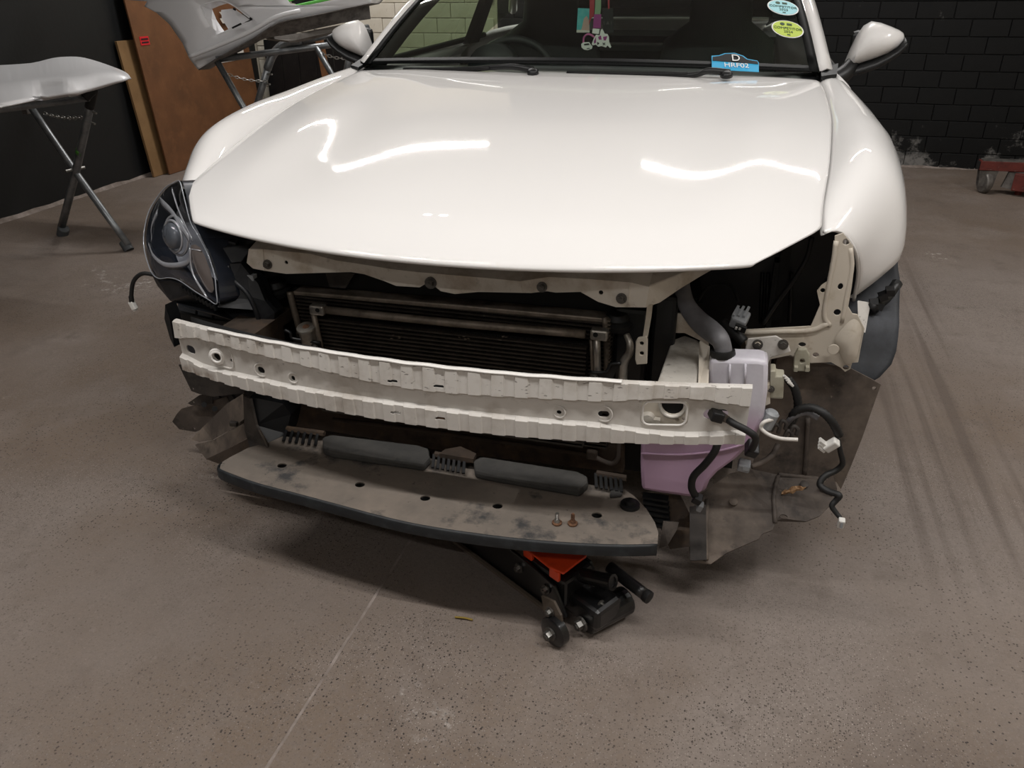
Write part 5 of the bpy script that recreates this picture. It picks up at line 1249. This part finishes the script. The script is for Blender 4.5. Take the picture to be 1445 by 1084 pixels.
obj('end_bracket', B(leg_at(36, 152, F1, nv), (.03, .03, .06)), M['trgrey'], tl, bevel=.004)
chain(leg_at(62, 160, F1, nv), leg_at(119, 165, F2, nv), 14, .012, tl)
# long white panel on it
zp = zt_+.06
def lp(px, py, y): return at(px, py, y=y)
e1 = [(-16, 95), (-8, 94.3), (0, 93.5), (45, 90.5), (75, 83.5), (95, 81.5), (115, 82), (135, 87), (160, 96), (178, 104), (184, 111)]
e2 = [(-16, 123), (-8, 122), (0, 121), (45, 114.5), (75, 112.5), (95, 110), (115, 108), (135, 104), (160, 103.5), (178, 108), (184, 111.3)]
e3 = [(-16, 150), (-8, 148.5), (0, 147), (45, 138), (75, 133), (95, 130), (115, 126), (135, 121), (160, 114.5), (178, 112), (184, 111.8)]
ya = lambda i: 2.55-.02*i
kt = lambda i: min(1, (10-i)/5)
rows = [[lp(p[0], p[1], 1.95+.12*kt(i)) for i, p in enumerate(e1)], [lp(p[0], p[1], 1.95) for i, p in enumerate(e2)], [lp(p[0], p[1], 1.95-.33*kt(i)-.00006*max(0, 70-p[0])**2) for i, p in enumerate(e3)]]
rows += [[p+Vector((0, .05*kt(i), -.012*kt(i)-.001)) for i, p in enumerate(rows[-1])]]
tag(obj('body_panel', loft([spline(r, 3) for r in rows]), M['paint2'], smooth=True, thick=.006), 'long white curved body panel lying on the left trestle', 'body panel')

# right trestle with the spare bumper
TY = 2.95
tr = thing('folding_trestle', 'grey tubular folding trestle carrying the spare bumper', 'trestle', at(400, 240, z=0), 'folding trestles')
def q_(px, py, y=TY): return at(px, py, y=y)
def ext(a, b):  # extend leg from a through b to the floor
    d = b-a; t = (0-a.z)/d.z; return a+d*t
A0, A1 = q_(305, 84, 2.75), q_(342, 148, 2.72)
Fq = ext(A0, A1); trestle_legs(Fq, A0, tr)
B0, B1 = q_(379, 92, 2.95), q_(362, 150, 2.97)
Fb = ext(B0, B1); trestle_legs(Fb, B0, tr, .019)
obj('top_sleeve', TB([B0-(B0-Fb).normalized()*.02, B0, q_(386, 76, 2.97), q_(402, 62, 3.0), q_(425, 57, 3.05)], .023, n=12, smooth=4), M['gal'], tr, smooth=True)
obj('top_bar', TB([q_(425, 57, 3.05), q_(478, 47, 3.25), q_(520, 39, 3.4)], .019, n=12, smooth=2), M['gal'], tr, smooth=True)
C0, C1 = q_(446, 66, 3.1), q_(466, 101, 3.08); Fc = ext(C0, C1); trestle_legs(Fc, C0, tr)
obj('top_bar', TB([A0, C0, C0+(C0-A0)*.3], .017, n=12, smooth=1), M['gal'], tr, smooth=True)
D0 = q_(500, 44, 3.32); trestle_legs(Fb+(Fc-Fq), D0, tr, .019)
chain(q_(322, 105, 2.80), q_(376, 114, 2.93), 11, .012, tr); chain(q_(452, 74, 3.08), q_(492, 82, 3.2), 8, .012, tr)
for px, py in ((379, 104), (376, 118)): obj('hook', CY(q_(px-4, py, 2.95), q_(px+5, py+1, 2.92), .005, n=8), M['steel'], tr)
pk = tag(obj('grey_plank', plate([q_(374, 54, 2.85), q_(425, 46, 3.0), q_(505, 30, 3.25), q_(500, 38, 3.25), q_(416, 57, 2.95), q_(405, 57, 2.88)], (), (0, .03, -.012)), M['greywood']), 'weathered grey plank between the trestle and the spare bumper', 'plank')
# spare bumper: a shell whose outside faces the camera
O = [(180, -60, 2.95), (172, -20, 2.93), (180, 0, 2.90), (209, 2, 2.86), (205, 9, 2.85), (222, 18, 2.80), (240, 34, 2.77), (258, 60, 2.74), (268, 82, 2.72), (280, 98, 2.70), (296, 88, 2.70), (320, 74, 2.71), (355, 55, 2.73), (392, 32, 2.76), (440, 22, 2.86), (500, 9, 3.0), (524, 4, 3.06), (524, -8, 3.06), (480, -2, 2.97), (424, 9, 2.84), (410, 5, 2.82), (398, -10, 2.82), (380, -60, 2.85)]
HO = [(284, 9, 2.78), (296, 4, 2.78), (306, 1, 2.79), (318, 2, 2.80), (332, 9, 2.79), (346, 20, 2.785), (356, 29, 2.78), (346, 33, 2.775), (330, 39, 2.77), (305, 50, 2.765), (303, 43, 2.765), (297, 35, 2.77), (291, 26, 2.77)]
def fy(px): return 2.74+.0011*max(0, px-280)+.000012*max(0, 290-px)**2
bm = plate([at(a[0], a[1], y=fy(a[0])) for a in O], [[at(a[0], a[1], y=fy(a[0])) for a in HO]], (0, 0, 0))
bmesh.ops.subdivide_edges(bm, edges=bm.edges[:], cuts=4, use_grid_fill=True)
for v in bm.verts:
    d = v.co-CAM; px = 722.5+FPX*d.dot(CR)/d.dot(CF); py = 542-FPX*d.dot(CU)/d.dot(CF)
    v.co = at(px, py, y=fy(px)+.0000045*max(0, py+10)**2)
sb_ = obj('bumper_shell', bm, M['paint2'], None, smooth=True, thick=.006); tag(sb_, 'white spare front bumper lying on the far trestle', 'bumper')
# folded lower lip of the bumper
lipo = T([(280, 98, 2.70), (296, 88, 2.70), (320, 74, 2.71), (355, 55, 2.73), (392, 32, 2.76), (440, 22, 2.86), (500, 9, 3.0), (524, 4, 3.06)])
mid = T([(268, 80, 2.715), (288, 72, 2.715), (318, 60, 2.725), (352, 45, 2.74), (390, 24, 2.77), (424, 15, 2.83)])
obj('lip_crease', TB(mid, .012, n=8, smooth=4), M['paint2'], sb_, smooth=True)
obj('lower_lip', loft([spline(lipo, 3), [p+Vector((.0, .10, -.004)) for p in spline(lipo, 3)], [p+Vector((.01, .17, .03)) for p in spline(lipo, 3)]]), M['trgrey'], sb_, smooth=True, thick=.004)
dark_ = T([(330, 71, 2.73), (370, 48, 2.76), (395, 33, 2.78), (450, 22, 2.9), (520, 8, 3.08), (522, 27, 3.10), (480, 33, 3.0), (420, 46, 2.88), (375, 54, 2.80)])
obj('inner_skirt', plate(dark_, (), (0, .01, 0)), M['trgrey'], sb_)
# fog lamp recess
hp_ = [at(a[0], a[1], y=fy(a[0])+.0000045*(a[1]+10)**2) for a in HO]; rin = [p+Vector((.01, .07, -.012)) for p in hp_]
obj('fog_recess', loft([hp_+hp_[:1], rin+rin[:1]]), M['paint2'], sb_, smooth=False, thick=.003)
obj('recess_panel', plate(T([(312, 14, 2.84), (330, 12, 2.84), (352, 28, 2.83), (340, 34, 2.82), (322, 41, 2.82), (313, 26, 2.83)]), (), (0, .004, 0)), M['paint2'], sb_)
obj('recess_slot', B(at(334, 36.5, y=2.765), (.06, .006, .008), Euler((0, -.35, 0))), M['blackv'], sb_)
for px, py in ((331, 13), (354, 26.5)): obj('recess_clip', B(at(px, py, y=2.775), (.014, .006, .010), Euler((0, .5, 0))), M['blackv'], sb_)
obj('recess_rim', TB([p+Vector((0, -.003, 0)) for p in hp_], .004, n=6, smooth=2, closed=True), M['paint2'], sb_, smooth=True)
# green sprayed bars in the grille opening
for a, b in (((404, 2), (430, -8)), ((412, 10), (470, -3))): obj('green_bar', TB([at(*a, y=2.92), at(*b, y=3.0)], .008, n=6, smooth=1), M['greenb'], sb_)
obj('grille_mesh', plate(T([(402, -14, 2.96), (470, -14, 3.02), (480, -4, 3.02), (424, 8, 2.95), (412, 4, 2.95)]), (), (0, .006, 0)), M['blackmat'], sb_)
# papers on the wall behind, seen through the fog opening
for P, nm in (([(309, 17), (326, 14), (334, 21), (318, 28)], 'parcel_label'), ([(310, 26), (326, 25), (330, 32), (314, 33)], 'parcel_label')):
    obj('paper_note', plate([at(a, b, x=-3.325) for a, b in P], (), (.002, 0, 0)), M['paper'], hb)

# red trolley at the right edge -----------------------------------------------------------
w0 = at(1387, 273, z=0)
rt = thing('workshop_trolley', 'worn red steel trolley with a castor by the black brick wall', 'trolley', w0+Vector((.3, 0, 0)))
yy = w0.y
b0 = at(1382, 231, y=yy+.02); zb = b0.z
obj('frame_bar', B((b0.x+.36, yy+.02, zb-.005), (.72, .07, .055)), M['trolley'], rt, bevel=.003)
obj('bar_top', B((b0.x+.36, yy+.02, zb+.0255), (.70, .066, .006)), M['trgrey'], rt)
obj('bar_end', B((b0.x-.004, yy+.02, zb-.005), (.006, .05, .04)), M['blackmat'], rt)
for s in (-1, 1): obj('castor_fork', plate([w0+Vector((-.04, s*.028+.02, .045)), w0+Vector((.04, s*.028+.02, .045)), w0+Vector((.05, s*.028+.02, zb-.035)), w0+Vector((-.05, s*.028+.02, zb-.035))], (), (0, .004, 0)), M['trgrey'], rt)
obj('castor_wheel', LT([(-.02, 0), (-.02, .055), (-.012, .062), (.012, .062), (.02, .055), (.02, 0)], w0+Vector((0, .02, .063)), (.9, .3, 0), 24), M['trgrey'], rt, smooth=True, auto=40)
obj('castor_axle', CY(w0+Vector((0, -.02, .063)), w0+Vector((0, .06, .063)), .008), M['steel'], rt)
c_ = at(1432, 258, y=yy-.05)
obj('box_arm', B((c_.x+.30, yy-.10, c_.z), (.62, .10, .10), Euler((0, 0, -.35))), M['trolley'], rt, bevel=.004)
obj('arm_gusset', plate([Vector((c_.x-.03, yy-.0, c_.z+.05)), Vector((c_.x+.10, yy-.04, c_.z+.06)), Vector((c_.x+.09, yy-.04, c_.z-.06)), Vector((c_.x-.05, yy-.0, c_.z-.04))], (), (0, .02, 0)), M['trgrey'], rt)
for dx in (.25, .55): obj('arm_foot', CY((b0.x+dx, yy+.02, 0), (b0.x+dx, yy+.02, zb-.03), .02), M['trolley'], rt)
